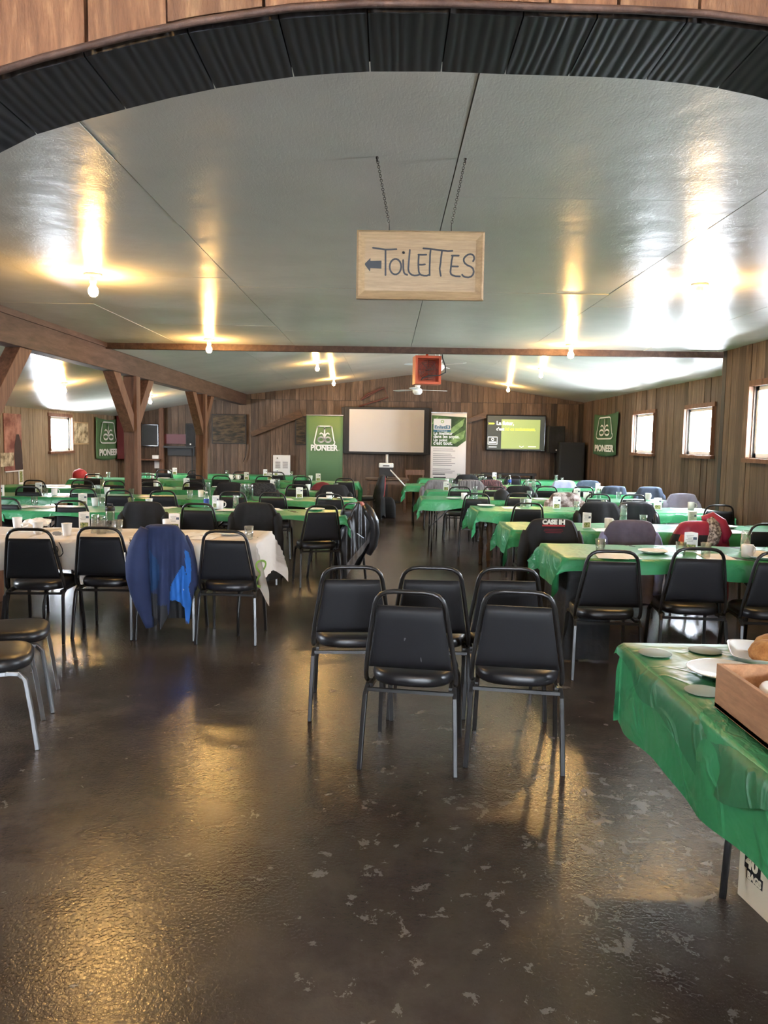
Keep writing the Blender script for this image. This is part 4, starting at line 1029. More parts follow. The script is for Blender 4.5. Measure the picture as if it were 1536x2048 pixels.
# ---------------------------------------------------------------- buffet table at the right edge
BX0, BX1, BY0, BY1 = .975, 1.74, 1.22, 3.05
bt = make_table(1.83, .76, lx=.52, ly=.25); bt.location = ((BX0+BX1)/2+.005, BY0, 0); bt.rotation_euler = (0,0,PI/2)
tag(bt, 'dark folding table carrying the food at the right edge', 'table')
under = cloth(1.83, .76, .742, .30, GREEN, 5, dl=.28, dr=.32, kink=.012, ck=0, flare=.03).build('tablecloth', GREEN, loc=((BX0+BX1)/2, BY0, 0), rot=(0,0,PI/2))
tag(under, 'long green plastic cover hanging down the side of the food table', 'tablecloth', 'green plastic table covers')
GREEN2 = cloth_mat('green_overlay_sheet', (0.022,0.16,0.062), 0.42, 1.0)
mb = cloth(1.85, .775, .747, .10, GREEN2, 6, dl=.05, dr=.03, kink=.015, ck=.3, flare=.1)
# one long tongue of the upper sheet hangs down the aisle side
for i, v in enumerate(mb.v):
    x, y, z = v
    if y > .775/2-.001 and z < .745:
        s = max(0, 1-abs(x-1.03)/.42); mb.v[i] = (x, y+.006, .747-(.747-z)*(.95+1.15*s**1.5+.25*math.sin(9*x)*(1-s)))
ov = mb.build('tablecloth', GREEN2, loc=((BX0+BX1)/2+.004, BY0-.005, 0), rot=(0,0,PI/2))
tag(ov, 'short rumpled green plastic sheet laid on top of the food table', 'tablecloth', 'green plastic table covers')
DISC = mat('frosted_plastic_lid', (0.20,0.24,0.20), 0.6)
for (px, py), lb in zip(((1310,1307),(1410,1302),(1408,1383)), ('far left', 'far middle', 'near, beside the wooden crate')):
    p = at(px, py, z=.753); r = MB().lathe([(.0,0),(.060,0),(.062,.002),(.060,.0035),(.0,.003)], n=36).build('round_coaster', DISC, loc=(p.x, p.y, .7535))
    tag(r, 'flat frosted round disc on the food table, '+lb, 'coaster', 'frosted discs on the food table')
p = at(1442, 1342, z=.76)
tag(MB().lathe([(.0,0),(.075,0),(.095,.010),(.128,.020),(.130,.024),(.126,.024),(.092,.014),(.07,.006),(.0,.006)], n=48).build('large_plate', CERAMIC, loc=(1.195, 2.63, .754)), 'big white dinner plate on the food table behind the crate', 'plate')
tr = empty('serving_tray', (1.50, 2.80, .754), -.35, 'white rectangular tray with brown buns at the right edge', 'tray')
mb = MB(); rings = []
for z, s in ((0,.80),(.002,.9),(.035,1.0),(.038,1.03),(.036,.99),(.008,.86),(.006,.1)): rings.append(ring_super(0,0,z,.20*s,.15*s,6))
mb.loft(rings).build('tray_body', CERAMIC, tr)
for i, (bx, by) in enumerate(((-.08,-.04),(.05,-.05),(-.02,.05))):
    r = MB().lathe([(.0,0),(.055,.0),(.078,.02),(.082,.04),(.07,.065),(.045,.08),(.0,.086)], n=24).build('bread_bun', BREAD, loc=(1.50+bx, 2.80+by, .762), rot=(0,0,i))
    tag(r, ('crusty brown bun on the tray, nearest the plate', 'crusty brown bun on the tray, cut by the right edge', 'crusty brown bun on the tray, at the back')[i], 'bread', 'buns on the tray')
cr = empty('wooden_crate', (1.17, 2.0, .754), 0.0, 'open wooden box holding clear lids on the food table', 'box')
a0 = at(1440, 1410, z=.754); 
cw, cl, chh, ct = .30, .62, .135, .014
MB().box((0,0,ct/2),(cw,cl,ct)).build('base_board', CRATEW, cr)
for nm, c_, d_ in (('side_board',(-cw/2+ct/2,0,chh/2),(ct,cl,chh)),('side_board',(cw/2-ct/2,0,chh/2),(ct,cl,chh)),('end_board',(0,cl/2-ct/2,chh/2),(cw-2*ct,ct,chh)),('end_board',(0,-cl/2+ct/2,chh/2),(cw-2*ct,ct,chh)),('divider',(0,.10,chh/2-.01),(cw-2*ct,.008,chh-.03))):
    MB().box(c_, d_).build(nm, CRATEW, cr, bevel=.0015)
LIDP = mat('clear_plastic_lid', (0.80,0.80,0.76), 0.2)
for i, (lx, ly, lz) in enumerate(((.03,.22,.098),(.08,.16,.105),(-.03,.18,.085))):
    r = MB().lathe([(.0,.006),(.034,.006),(.037,.012),(.041,.012),(.043,.004),(.046,0),(.048,.002),(.044,.014),(.038,.018),(.0,.012)], n=28).build('cup_lid', LIDP, loc=(1.17+lx, 2.0+ly, .754+lz), rot=(.15*i,.1,0))
    tag(r, ('clear plastic cup lid at the far end of the wooden box', 'clear plastic cup lid tipped by the right edge of the box', 'clear plastic cup lid half under the others in the box')[i], 'lid', 'cup lids in the wooden box')
    MB().lathe([(.0,-.085),(.028,-.085),(.038,0),(.036,0),(.026,-.08),(.0,-.08)], n=20).build('stacked_cup', WHITE, r)
bx = empty('cardboard_box', (1.50, 2.28, 0), .16, 'cream printed cardboard box on the floor under the food table', 'box')
MB().box((0,0,.13),(.42,.62,.26)).build('carton', CARDB, bx, bevel=.003)
q_ = (PI/2, 0, -PI/2)
MB().box((-.2115,.235,.155),(.001,.085,.07)).box((-.2115,.222,.105),(.001,.085,.035)).build('print_backing', INK, bx)
text('40', .08, (-.2135,.268,.130), CARDB, bx, width=.066, height=.048, bold=.004, rot=q_)
text('BAGS', .05, (-.2135,.258,.092), CARDB, bx, width=.074, height=.027, bold=.003, rot=q_)
mb = MB(); mb.box((-.2115,.06,.12),(.001,.10,.17)); mb.build('printed_picture', SLATE, bx)

# ---------------------------------------------------------------- TOILETTES sign on chains
sg = empty('hanging_sign', (.128, 3.38, 2.158), 0.0, 'pale pine sign reading TOiLETTES with an arrow, hung on two chains', 'sign')
sw, sh = .545, .287
mb = MB().box((0,0,sh/2),(sw-.03,.014,sh-.03)); mb.build('sign_panel', PINE, sg)
fr = .036
for a, b, c_, d in ((-sw/2,-sw/2+fr,0,sh),(sw/2-fr,sw/2,0,sh),(-sw/2,sw/2,0,fr),(-sw/2,sw/2,sh-fr,sh)):
    hz = (d-c_) < .1 and (b-a) > .1
    mb = MB()
    if hz:
        o_, i_ = (c_, d) if c_ == 0 else (d, c_)
        P_ = [(a,-.008,o_),(b,-.008,o_),(b-fr,-.016,i_),(a+fr,-.016,i_)]
        P_ = [(a,-.012,o_),(b,-.012,o_),(b-fr*.25,-.02,o_+(i_-o_)*.25),(a+fr*.25,-.02,o_+(i_-o_)*.25),(b-fr,-.0085,i_),(a+fr,-.0085,i_)]
    else:
        o_, i_ = (a, b) if a < 0 and b < 0 else (b, a)
        P_ = [(o_,-.012,c_),(o_,-.012,d),(o_+(i_-o_)*.25,-.02,d-fr*.25),(o_+(i_-o_)*.25,-.02,c_+fr*.25),(i_,-.0085,d-fr),(i_,-.0085,c_+fr)]
    B_ = [(x_, .008, z_) for x_, y_, z_ in (P_[0], P_[1], P_[4], P_[5])]
    mb.add(P_+B_, [(0,1,2,3),(3,2,4,5),(6,9,8,7),(0,6,7,1)], 0, False)
    mb.build('frame_moulding', PINE, sg)
def SP(X, Y):        # places on the board, measured on a drawing 1365 x 724 units large
    return (-sw/2+(X-95)*sw/1365.0, sh-(Y-122)*sh/724.0)
ln = MB(); W_ = .0074
strokes = [[(268,305),(340,314),(400,322),(460,320),(520,316)], [(403,322),(405,460),(407,590)],
 [(512+62*math.cos(2*PI*k/18), 500+82*math.sin(2*PI*k/18)) for k in range(19)],
 [(593,430),(597,520),(603,555),(615,575),(640,584)], [(594,349),(598,352)],
 [(663,322),(658,390),(654,450),(650,520),(655,548),(668,568),(690,584),(715,590),(745,588),(770,580)],
 [(760,370),(757,430),(757,480),(762,545),(772,570),(790,584),(820,590),(850,590),(880,578)], [(755,370),(800,371),(840,369)], [(762,475),(795,475),(828,471)],
 [(808,303),(880,308),(950,316),(1010,322),(1070,328),(1118,325)], [(886,310),(880,370),(880,430),(878,510),(880,585)], [(1008,325),(998,400),(995,450),(986,515),(992,550),(1000,590)],
 [(1123,375),(1112,430),(1108,480),(1102,545),(1108,568),(1125,582),(1160,591),(1205,592)], [(1113,375),(1150,374),(1187,374)], [(1110,488),(1145,488),(1182,488)],
 [(1342,430),(1354,405),(1350,380),(1335,362),(1312,356),(1285,362),(1258,382),(1242,405),(1242,430),(1256,455),(1285,475),(1320,488),(1343,508),(1352,540),(1345,570),(1325,592),(1295,602),(1260,598),(1240,588),(1228,574)]]
for s_ in strokes: ln.ribbon([SP(*q_) for q_ in s_], W_*(1.5 if len(s_) == 2 and abs(s_[0][0]-s_[1][0]) < 6 and abs(s_[0][1]-s_[1][1]) < 6 else 1), -.0079)
ar = [SP(*q_) for q_ in ((178,478),(243,412),(243,443),(362,438),(362,524),(243,518),(240,556))]
ln.add([(x_, -.0079, z_) for x_, z_ in ar], [tuple(range(7))], 0, False)
ln.build('lettering', INK, sg)
for sx, (tx, bx_) in enumerate(((-.062, -.005), (.313, .26))):
    mb = MB(); a = Vector((tx-.13, 0, 2.75-2.158)); b = Vector((bx_-.13, 0, sh)); n_ = 30
    if True: mb.tube([b+Vector((0,0,.03)), b, b+Vector((0,-.008,-.012)), b+Vector((0,0,-.02))], .0018, 6)
    d_ = (a-b-Vector((0,0,.028))); b2 = b+Vector((0,0,.028)); t_ = d_.normalized(); s1 = t_.cross(Vector((0,1,0))).normalized()
    for i in range(n_):
        c_ = b2+d_*(i+.5)/n_; sd = s1 if i % 2 else Vector((0,1,0)); hl = d_.length/n_*.72
        mb.tube([c_+t_*hl*math.cos(q_)+sd*.0052*math.sin(q_) for q_ in [2*PI*k/8 for k in range(8)]], .0015, 5, closed=True)
    mb.tube([a, a-Vector((0,0,.02))], .003, 6)
    mb.build('chain', BRASS, sg)

# ---------------------------------------------------------------- emblem helper (drawn in x, z; facing -y)
def emblem(parent, cx, cz, s, mt, y=-.004, kx=1.0):
    """rounded trapezoid outline around a lying loop of two leaves with three sprouts"""
    mb = MB(); F_ = lambda pts: [(cx+x*s*kx, cz+z*s) for x, z in pts]
    o_ = [(-.28,.48),(.28,.48)]+arc(.28,.36,.12,80,30,4)+[(.50,-.22)]+arc(.40,-.30,.14,20,-90,6)+[(-.40,-.44)]+arc(-.40,-.30,.14,270,160,6)+[(-.38,.42)]+arc(-.28,.36,.12,150,100,4)
    mb.ribbon(F_(o_), .055*s, y, closed=True)
    for sx in (-1, 1):
        mb.ribbon(F_([(sx*(.18+.15*math.cos(t)), -.17+.115*math.sin(t)) for t in [2*PI*k/20 for k in range(20)]]), .075*s, y, closed=True)
        mb.ribbon(F_([(sx*.02,-.02),(sx*.08,.10),(sx*.18,.15),(sx*.24,.10)]), .06*s, y)
    mb.ribbon(F_([(0,-.10),(0,.34)]), .06*s, y); mb.ribbon(F_([(0,.36),(-.0,.38)]), .09*s, y)
    return mb.build('emblem', mt, parent)
# green roll-up banner
def rollup(name, label, px0, px1, pytop, D, body, h=None):
    a = at(px0, pytop, D=D); b = at(px1, pytop, D=D); w_ = b.x-a.x; h = a.z
    r = empty(name, ((a.x+b.x)/2, D, 0), 0, label, 'banner')
    mb = MB(); n = 10
    mb.add([(-w_/2+w_*i/n, .004*math.sin(i*1.3), z_) for z_ in (.09, h-.02) for i in range(n+1)], [(i, i+1, n+2+i, n+1+i) for i in range(n)])
    o = mb.build('banner_sheet', body, r); md = o.modifiers.new('t', 'SOLIDIFY'); md.thickness = .002
    MB().box((0,0,.045),(w_+.04,.10,.09)).build('base_cassette', STEEL, r, bevel=.01)
    MB().box((0,0,h-.01),(w_+.01,.02,.025)).build('top_rail', STEEL, r)
    MB().tube([(0,.04,.09),(0,.03,h-.02)], .008, 8).build('support_pole', STEEL, r)
    for sx in (-1, 1): MB().box((sx*w_*.42,0,.012),(.03,.30,.012)).build('foot', STEEL, r)
    return o, w_, h
pb, w_, h_ = rollup('rollup_banner', 'tall green roll-up banner with a white emblem and lettering', 613, 686, 829, 18.7, BANG)
emblem(pb, .0, 1.655, .50, WINK, -.012, .92)
text('PIONEER', .15, (-.335, -.012, 1.31), WINK, pb, width=.66, height=.15, bold=.006)
MB().ribbon([(.350,1.32),(.351,1.321)], .02, -.012).build('dot', WINK, pb)
eb, w_, h_ = rollup('rollup_banner', 'white and green roll-up banner with leaves and French lettering', 863, 934, 824, 18.7, BANW)
LEAFD = fabric('leaf_photo_print', (0.022,0.045,0.015), (0.07,0.13,0.035), 3.5, 0.6); LEAFL = fabric('pale_leaf_photo_print', (0.12,0.20,0.06), (0.26,0.38,0.14), 5, 0.6)
mb = MB(); W2 = w_/2-.01
mb.add([(-W2,-.008,1.45),(.22,-.008,1.45),(W2,-.008,1.60),(W2,-.008,2.16),(-W2,-.008,2.20)], [(0,1,2,3,4)], 0, False); mb.build('leaf_photo', LEAFD, eb)
mb = MB()
for pl_ in ([(-.05,1.78),(.10,1.93),(.38,2.14),(.33,1.95),(.12,1.78)], [(.0,1.55),(.15,1.72),(.40,1.86),(.36,1.66),(.15,1.52)], [(-.42,1.98),(-.36,2.10),(-.26,2.17),(-.30,2.02)]):
    mb.add([(x_,-.010,z_) for x_, z_ in pl_], [tuple(range(len(pl_)))], 0, False)
mb.build('leaf_photo_highlight', LEAFL, eb)
MB().box((-.16,-.012,1.985),(.42,.002,.26)).build('logo_panel', BANW, eb)
TEAL = mat('teal_print', (0.015,0.10,0.16), 0.6)
MB().box((-.16,-.014,1.825),(.42,.002,.05)).build('logo_bar', TEAL, eb)
MB().ribbon(arc(-.16,2.05,.032,0,360,12), .016, -.014).build('logo_apple', GINK, eb)
text('EnlistE3', .1, (-.35,-.014,1.88), TEAL, eb, width=.38, height=.085, bold=.004)
text('SOYBEANS', .1, (-.28,-.016,1.81), WINK, eb, width=.24, height=.026)
for s_, zz in (('Le meilleur',1.735),('dans les soyas.',1.655),('Un point',1.575),("c'est tout.",1.495)):
    text(s_, .085, (-.37,-.014,zz), WINK, eb, bold=.002, width=.042*len(s_))
mb = MB()
for i in range(12):
    zz = 1.39-.045*i-(.03 if i > 1 else 0)-(.05 if i > 8 else 0); mb.box((-.37+(.24+.03*math.sin(i*2))*1.0, -.012, zz), (.48+.06*math.sin(i*2), .001, .012))
mb.build('small_print', GREYINK, eb)
MB().box((-.22,-.012,.78),(.30,.001,.02)).box((-.20,-.012,.70),(.30,.001,.03)).build('bold_print', INK, eb)

# whiteboard / projection screen between black side panels
YW = YB-.05
def wall_rect(px0, py0, px1, py1, D=YW):
    a = at(px0, py0, D=D); b = at(px1, py1, D=D); return (a.x+b.x)/2, (a.z+b.z)/2, abs(b.x-a.x), abs(a.z-b.z)
cx, cz, ww, hh = wall_rect(699, 818, 847, 905, 19.5)
sc_ = empty('projection_screen', (cx, 19.5, cz), 0, 'wide white projection screen in a black frame on the back wall', 'screen')
MB().box((0,.03,0),(ww+.26,.05,hh+.12)).build('black_frame', DARK, sc_, bevel=.01)
MB().box((0,0,0),(ww,.02,hh)).build('screen_surface', SCREENW, sc_)
for s in (-1, 1): MB().box((s*(ww/2+.14),.10,-.0),(.12,.16,hh+.10)).build('side_speaker', DARK, sc_, bevel=.01)
MB().tube([(.02,.05,-hh/2),(.02,.05,.62-cz)], .035, 12).build('stand_pole', WHITE, sc_)
MB().box((.02,.05,.59-cz),(.5,.16,.05)).box((.02,.05,.03-cz),(.7,.4,.04)).box((.02,.05,.3-cz),(.06,.06,.55)).build('stand_base', DARK, sc_)
# table with the printer
pt = empty('wooden_desk', (.0, 17.0, 0), 0, 'small brown wooden table carrying the projector at the back of the aisle', 'table')
MB().box((0,0,.73),(.95,.6,.035)).build('tabletop', TABLEW, pt, bevel=.004); MB().box((0,0,.66),(.85,.5,.09)).build('apron', TABLEW, pt)
for sx in (-1, 1):
    for sy in (-1, 1): MB().bar((sx*.40,sy*.22,0),(sx*.40,sy*.22,.62), .05).build('leg', TABLEW, pt)
pj = empty('projector', (-.02, 16.95, .7475), 0, 'white-topped black projector on the small brown table', 'projector')
MB().box((0,0,.14),(.30,.26,.20)).build('lower_case', DARK, pj, bevel=.01); MB().box((0,0,.28),(.32,.28,.10)).build('upper_case', WHITE, pj, bevel=.02)
MB().box((0,-.145,.275),(.14,.005,.03)).build('front_slot', GREYINK, pj); MB().lathe([(0,0),(.03,0),(.03,.04),(.0,.04)], (0,0,0), 14).build('foot', DARK, pj)
wc = empty('wooden_chair', (.62, 17.9, 0), .1, 'reddish brown wooden chair beside the projector table', 'chair')
MB().box((0,0,.44),(.42,.40,.03)).build('seat', POSTW, wc, bevel=.005)
MB().box((0,-.20,.85),(.44,.025,.12)).build('backrest', POSTW, wc, bevel=.005)
for sx in (-1, 1):
    MB().bar((sx*.19,-.19,0),(sx*.19,-.20,.90), .032).build('leg', POSTW, wc); MB().bar((sx*.19,.17,0),(sx*.19,.17,.43), .032).build('leg', POSTW, wc)
a, b = at(781, 940, D=14.9), at(810, 972, D=14.3)
tag(MB().tube([a, b], .012, 8).build('pointer_stick', WHITE), 'thin white stick leaning on the aisle end of the sixth right row', 'stick')
bag = at(775, 1026, z=0.0)
mb = MB(); rings = [ring_super(0,0,z,.17*s,.11*s,4) for z, s in ((0,.9),(.02,1),(.25,.97),(.36,.8),(.42,.45),(.43,.1))]
tag(mb.loft(rings).build('black_bag', COATB, loc=(bag.x-.0, 15.6, 0)), 'black bag standing on the floor before the projector table', 'bag')
# wall heater
cx, cz, ww, hh = wall_rect(547, 910, 581, 952, YW)
hz_ = empty('wall_heater', (cx, YW-.03, cz), 0, 'white metal wall heater with two grilles, left of the green banner', 'heater')
MB().box((0,0,-.05),(ww,.10,hh+.10)).build('casing', WHITE, hz_, bevel=.01)
mb = MB()
for s in (-1, 1):
    for i in range(8): mb.box((s*.095,-.052,-.06+.022*i),(.13,.004,.010))
mb.build('grille', GREYINK, hz_); MB().lathe([(0,0),(.016,0),(.016,.004),(0,.004)], (0,0,0), 12).build('knob', DARK, hz_, loc=(-.11,-.052,.19), rot=(PI/2,0,0))
# TV on the right of the back wall
cx, cz, ww, hh = wall_rect(973, 829, 1090, 903, YW-.12)
tv = empty('wall_television', (cx, YW-.12, cz), 0, 'lit television with French lettering on the back wall, right side', 'television')
SCRD = emis('screen_dark_picture', (0.030,0.035,0.028), 0.1); SCRG = emis('screen_green_glare', (0.24,0.30,0.10), 0.14)
YEL = emis('screen_yellow_letters', (0.70,0.74,0.05), 0.16); WHL = emis('screen_white_letters', (0.85,0.85,0.75), 0.16)
MB().box((0,.02,0),(ww,.06,hh)).build('television_case', GLOSSB, tv, bevel=.01)
MB().box((0,-.012,0),(ww-.06,.006,hh-.06)).build('screen', SCRD, tv)
MB().box((.12,-.016,-.03),(.98,.004,.74)).build('screen_glare', SCRG, tv)  # greenish glare on the screen, painted as a glowing panel
text("La futur,", .10, (-.50,-.020,.20), WHL, tv, width=.44, bold=.004)
text("c'est", .10, (-.50,-.020,.06), WHL, tv, width=.20, bold=.003); text("ici et maintenant.", .10, (-.27,-.020,.06), YEL, tv, width=.76, bold=.003)
text(">>>", .08, (-.70,-.020,.20), YEL, tv, width=.15, bold=.004)
mb = MB(); mb.ribbon([(-.70,-.11),(-.47,-.11),(-.47,-.29),(-.70,-.29)], .012, -.02, closed=True); mb.ribbon(arc(-.585,-.17,.03,0,360,10), .014, -.02); mb.box((-.585,-.02,-.24),(.18,.001,.03)); mb.build('screen_logo', WHL, tv)
mb = MB(); mb.ribbon([(.10,-.33),(.15,-.36),(.20,-.33)], .015, -.02); mb.box((.42,-.02,-.34),(.2,.001,.02)).box((-.58,-.02,-.36),(.2,.001,.02)); mb.build('screen_marks', WHL, tv)
# speakers
for (p0, p1, lb) in (((1095,852),(1126,906),'tall black loudspeaker right of the television'), ((374,847),(394,894),'black loudspeaker on the back wall, left of the second post')):
    cx, cz, ww, hh = wall_rect(*p0, *p1, YW-.2)
    s_ = empty('loudspeaker', (cx, YW-.2, cz), 0, lb, 'speaker'); MB().box((0,0,0),(ww,.30,hh)).build('cabinet', DARK, s_, bevel=.015)
    MB().box((0,-.155,0),(ww-.04,.01,hh-.05)).build('grille_cloth', COATB, s_); MB().lathe([(0,0),(.02,0),(.02,.005),(0,.005)], n=12).build('badge', WHITE, s_, loc=(.0,-.162,-hh/2+.07), rot=(PI/2,0,0))
    MB().tube([(0,.0,-hh/2),(0,.0,-cz+.02)], .018, 8).build('stand_pole', DARK, s_)
# black cupboard in the right back corner
cx, cz, ww, hh = wall_rect(1132, 880, 1168, 975, 19.4)
cu = empty('tall_cupboard', (4.58, 19.40, 0), 0, 'tall black cupboard in the right back corner', 'cupboard')
MB().box((0,.0,.80),(.62,.55,1.6)).build('cupboard_body', DARK, cu, bevel=.01); MB().box((-.0,-.285,.80),(.56,.02,1.5)).build('door', DARK, cu, bevel=.005)
# low black bench behind the last right row
tag(MB().box((0,0,.78),(1.35,.28,.06)).box((-.6,0,.38),(.06,.26,.76)).box((.6,0,.38),(.06,.26,.76)).box((0,.1,.5),(1.3,.03,.4)).build('black_shelf', DARK, loc=(3.05, 19.3, 0)), 'low black shelf unit standing behind the last right row', 'shelf')
# diagonal barn planks on the wall
for (a_, b_, wd, lb) in (((503,869),(603,826),.20,'diagonal dark plank mounted on the back wall, left of the green banner'), ((931,843),(974,829),.16,'short diagonal dark plank on the back wall beside the television')):
    a = at(*a_, D=YW-.04); b = at(*b_, D=YW-.04); t = (b-a); n = Vector((-t.z,0,t.x)).normalized()
    mb = MB(); pl = [a-n*wd*.3, b-n*wd*.5, b+n*wd*.5, a+n*wd*.3]
    mb.prism([(q_.x, q_.z) for q_ in pl], YW-.08, YW); tag(mb.build('diagonal_plank', TABLEW), lb, 'plank')
# framed camouflage-like pictures
NET = fabric('dark_branch_picture', (0.006,0.006,0.005), (0.075,0.048,0.022), 7, 0.5, stretch=(.6,1,2.2))
for (p0, p1, lb, nm) in (((424,828),(493,888),'dark picture of branches on the back wall beside the second post','framed_picture'), ((591,832),(613,890),'dark narrow picture partly behind the green banner','framed_picture')):
    cx, cz, ww, hh = wall_rect(*p0, *p1); r = empty(nm, (cx, YW-.02, cz), 0, lb, 'picture')
    MB().box((0,0,0),(ww,.03,hh)).build('frame', DARK, r, bevel=.004); MB().box((0,-.018,0),(ww-.05,.004,hh-.05)).build('picture_print', NET, r)
# rusty triangular tool and thin pipe high on the wall
RUST = mat('rusty_iron', (0.11,0.035,0.025), 0.8)
tp = [at(*q_, D=YW-.04) for q_ in ((722,800),(735,788),(768,775),(776,795),(718,813))]
tag(MB().tube([tuple(v) for v in tp], .022, 6).tube([tuple(tp[0]), tuple(tp[2])], .016, 6).build('rusty_tool', RUST), 'rusty angled iron tool hung high above the screen', 'tool')
# left part of the back wall: red cabinet, dark shelf, post, small things
cx, cz, ww, hh = wall_rect(239, 832, 257, 918)
CR = mat('dark_red_paint', (0.11,0.012,0.018), 0.5)
r = empty('red_cabinet', (cx, YW-.12, cz), 0, 'narrow dark red cabinet behind the first post', 'cabinet'); MB().box((0,0,0),(ww,.22,hh)).build('cabinet_body', CR, r, bevel=.008); MB().box((-.0,-.115,0),(ww-.04,.01,hh-.05)).build('door', CR, r)
cx, cz, ww, hh = wall_rect(258, 917, 322, 921, YW-.15)
tag(MB().box((0,0,0),(ww,.30,.04)).box((-ww/2+.02,.1,-.2),(.04,.08,.4)).build('wall_shelf', POSTW, loc=(cx, YW-.15, cz)), 'long brown wall shelf behind the first post', 'shelf')
p = at(312, 915, D=YW-.15); tag(MB().box((0,0,0),(.16,.14,.09)).build('white_tub', PAPER, loc=(p.x, p.y, cz+.067), bevel=.01), 'small white tub on the brown wall shelf', 'tub')
a = at(323, 828, D=YW-.1); b = at(323, 940, D=YW-.1)
tag(MB().bar((a.x,YW-.1,b.z-.1),(a.x,YW-.1,2.45), .11, .1).build('wall_stud', POSTW), 'upright brown stud beside the wall shelf', 'post')
cx, cz, ww, hh = wall_rect(283, 848, 318, 893, YW-.1)
r = empty('dark_monitor', (cx, YW-.1, cz), 0, 'switched-off black monitor on the back wall beside the first post', 'monitor'); MB().box((0,0,0),(ww,.06,hh)).build('monitor_case', GLOSSB, r, bevel=.01); MB().box((0,-.032,0),(ww-.05,.003,hh-.05)).build('screen', DARK, r)
cx, cz, ww, hh = wall_rect(330, 884, 392, 904, YW-.15)
tag(MB().box((0,0,0),(ww,.30,.05)).box((0,.1,-.12),(ww-.1,.06,.2)).build('dark_counter', DARK, loc=(cx, YW-.17, cz)), 'dark counter shelf between the two posts', 'shelf')
p = at(314, 928, D=YW-.04); tag(MB().box((0,0,0),(.13,.01,.22)).build('paper_notice', PAPER, loc=(p.x, YW-.04, p.z)), 'small white notice below the brown wall shelf', 'notice')
cx, cz, ww, hh = wall_rect(328, 868, 374, 888, YW)
tag(MB().box((0,0,0),(ww,.03,hh)).build('brown_panel', CR, loc=(cx, YW-.02, cz)), 'reddish brown panel on the back wall between the posts', 'panel')

# ---------------------------------------------------------------- flags on the side walls (local x along the wall, facing -y local)
def flag(loc, rz, w_, h_, label, seed, mt, s=1.0):
    r = empty('hanging_flag', loc, rz, label, 'flag', 'green flags on the side walls'); n, m_ = 20, 16
    rg = random.Random(seed); mb = MB()
    vs = [(-w_/2+w_*i/n+.03*math.sin(j/m_*3+seed)*(i/n), -.02-.012*math.sin(i*.9+seed)-.006*math.sin(i*.5+j*.4), -h_*j/m_+.05*math.sin(PI*i/n)*-1) for j in range(m_+1) for i in range(n+1)]
    mb.add(vs, [(j*(n+1)+i, (j+1)*(n+1)+i, (j+1)*(n+1)+i+1, j*(n+1)+i+1) for j in range(m_) for i in range(n)])
    o = mb.build('flag_cloth', mt, r); md = o.modifiers.new('t', 'SOLIDIFY'); md.thickness = .002
    emblem(r, 0.0, -.38*h_, .56*h_, WINK, -.045, w_/h_*1.15)
    text('PIONEER', .15, (-w_*.40, -.045, -.93*h_), WINK, r, width=w_*.82, height=.17*h_, bold=.006)
    return r
a, b = at(1192, 828, x=XR-.04), at(1240, 824, x=XR-.04)
flag((XR-.05, (a.y+b.y)/2, 2.27), -PI/2, abs(a.y-b.y)*.98, .93, 'green flag with white emblem hanging on the right wall', 2, FLAGG)
a, b = at(178, 832, x=XL+.04), at(228, 838, x=XL+.04)
flag((XL+.05, 18.95, 2.02), PI/2, 1.55, .98, 'green flag with white emblem hanging on the left wall near the corner', 1, BANG)
# posters on the left wall
POSTC = fabric('brown_poster_print', (0.16,0.05,0.04), (0.42,0.20,0.15), 3.0, 0.6); SEPIA = fabric('sepia_photo_print', (0.16,0.12,0.07), (0.62,0.52,0.36), 6, 0.6)
def wall_poster(px0, px1, py0, py1, name, label, cat):
    a = at(px0, py0, x=XL+.05); b = at(px1, py1, x=XL+.05); zt = at((px0+px1)/2, py0, D=(a.y+b.y)/2).z; zt = at(px0, py0, x=XL+.05).z; zb = at(px0, py1, x=XL+.05).z
    r = empty(name, (XL+.035, (a.y+b.y)/2, zb), PI/2, label, cat); return r, abs(b.y-a.y), zt-zb
r, pw, ph_ = wall_poster(8, 46, 826, 944, 'large_poster', 'tall brown film-style poster with a standing figure on the left wall', 'poster')
MB().box((0,0,ph_/2),(pw,.012,ph_)).build('poster_sheet', POSTC, r)
mb = MB(); mb.add([(x_,-.010,z_) for x_, z_ in ((.05,.02),(.35,.02),(.33,.35),(.28,.55),(.22,.68),(.12,.68),(.05,.5),(.02,.3))], [tuple(range(8))], 0, False); mb.build('printed_figure', mat('figure_print', (0.035,0.018,0.02), .6), r)
MB().box((-.25,-.010,.22),(.5,.001,.25)).build('printed_table', SEPIA, r)
MB().box((0,-.008,.0),(pw+.02,.02,.02)).build('bottom_rail', WHITE, r)
r, pw, ph_ = wall_poster(147, 178, 843, 889, 'sepia_picture', 'pale sepia photograph in a thin frame between window and flag', 'picture')
MB().box((0,0,ph_/2),(pw,.02,ph_)).build('frame', PINE, r); MB().box((0,-.012,ph_/2),(pw-.06,.002,ph_-.06)).build('photo_print', SEPIA, r)
r, pw, ph_ = wall_poster(38, 48, 925, 972, 'small_poster', 'small white and green poster low on the left wall', 'poster')
MB().box((0,0,ph_/2),(pw,.01,ph_)).build('poster_sheet', PAPER, r); MB().box((0,-.006,ph_/2),(pw*.7,.001,ph_*.7)).build('printed_picture', SALAD, r)

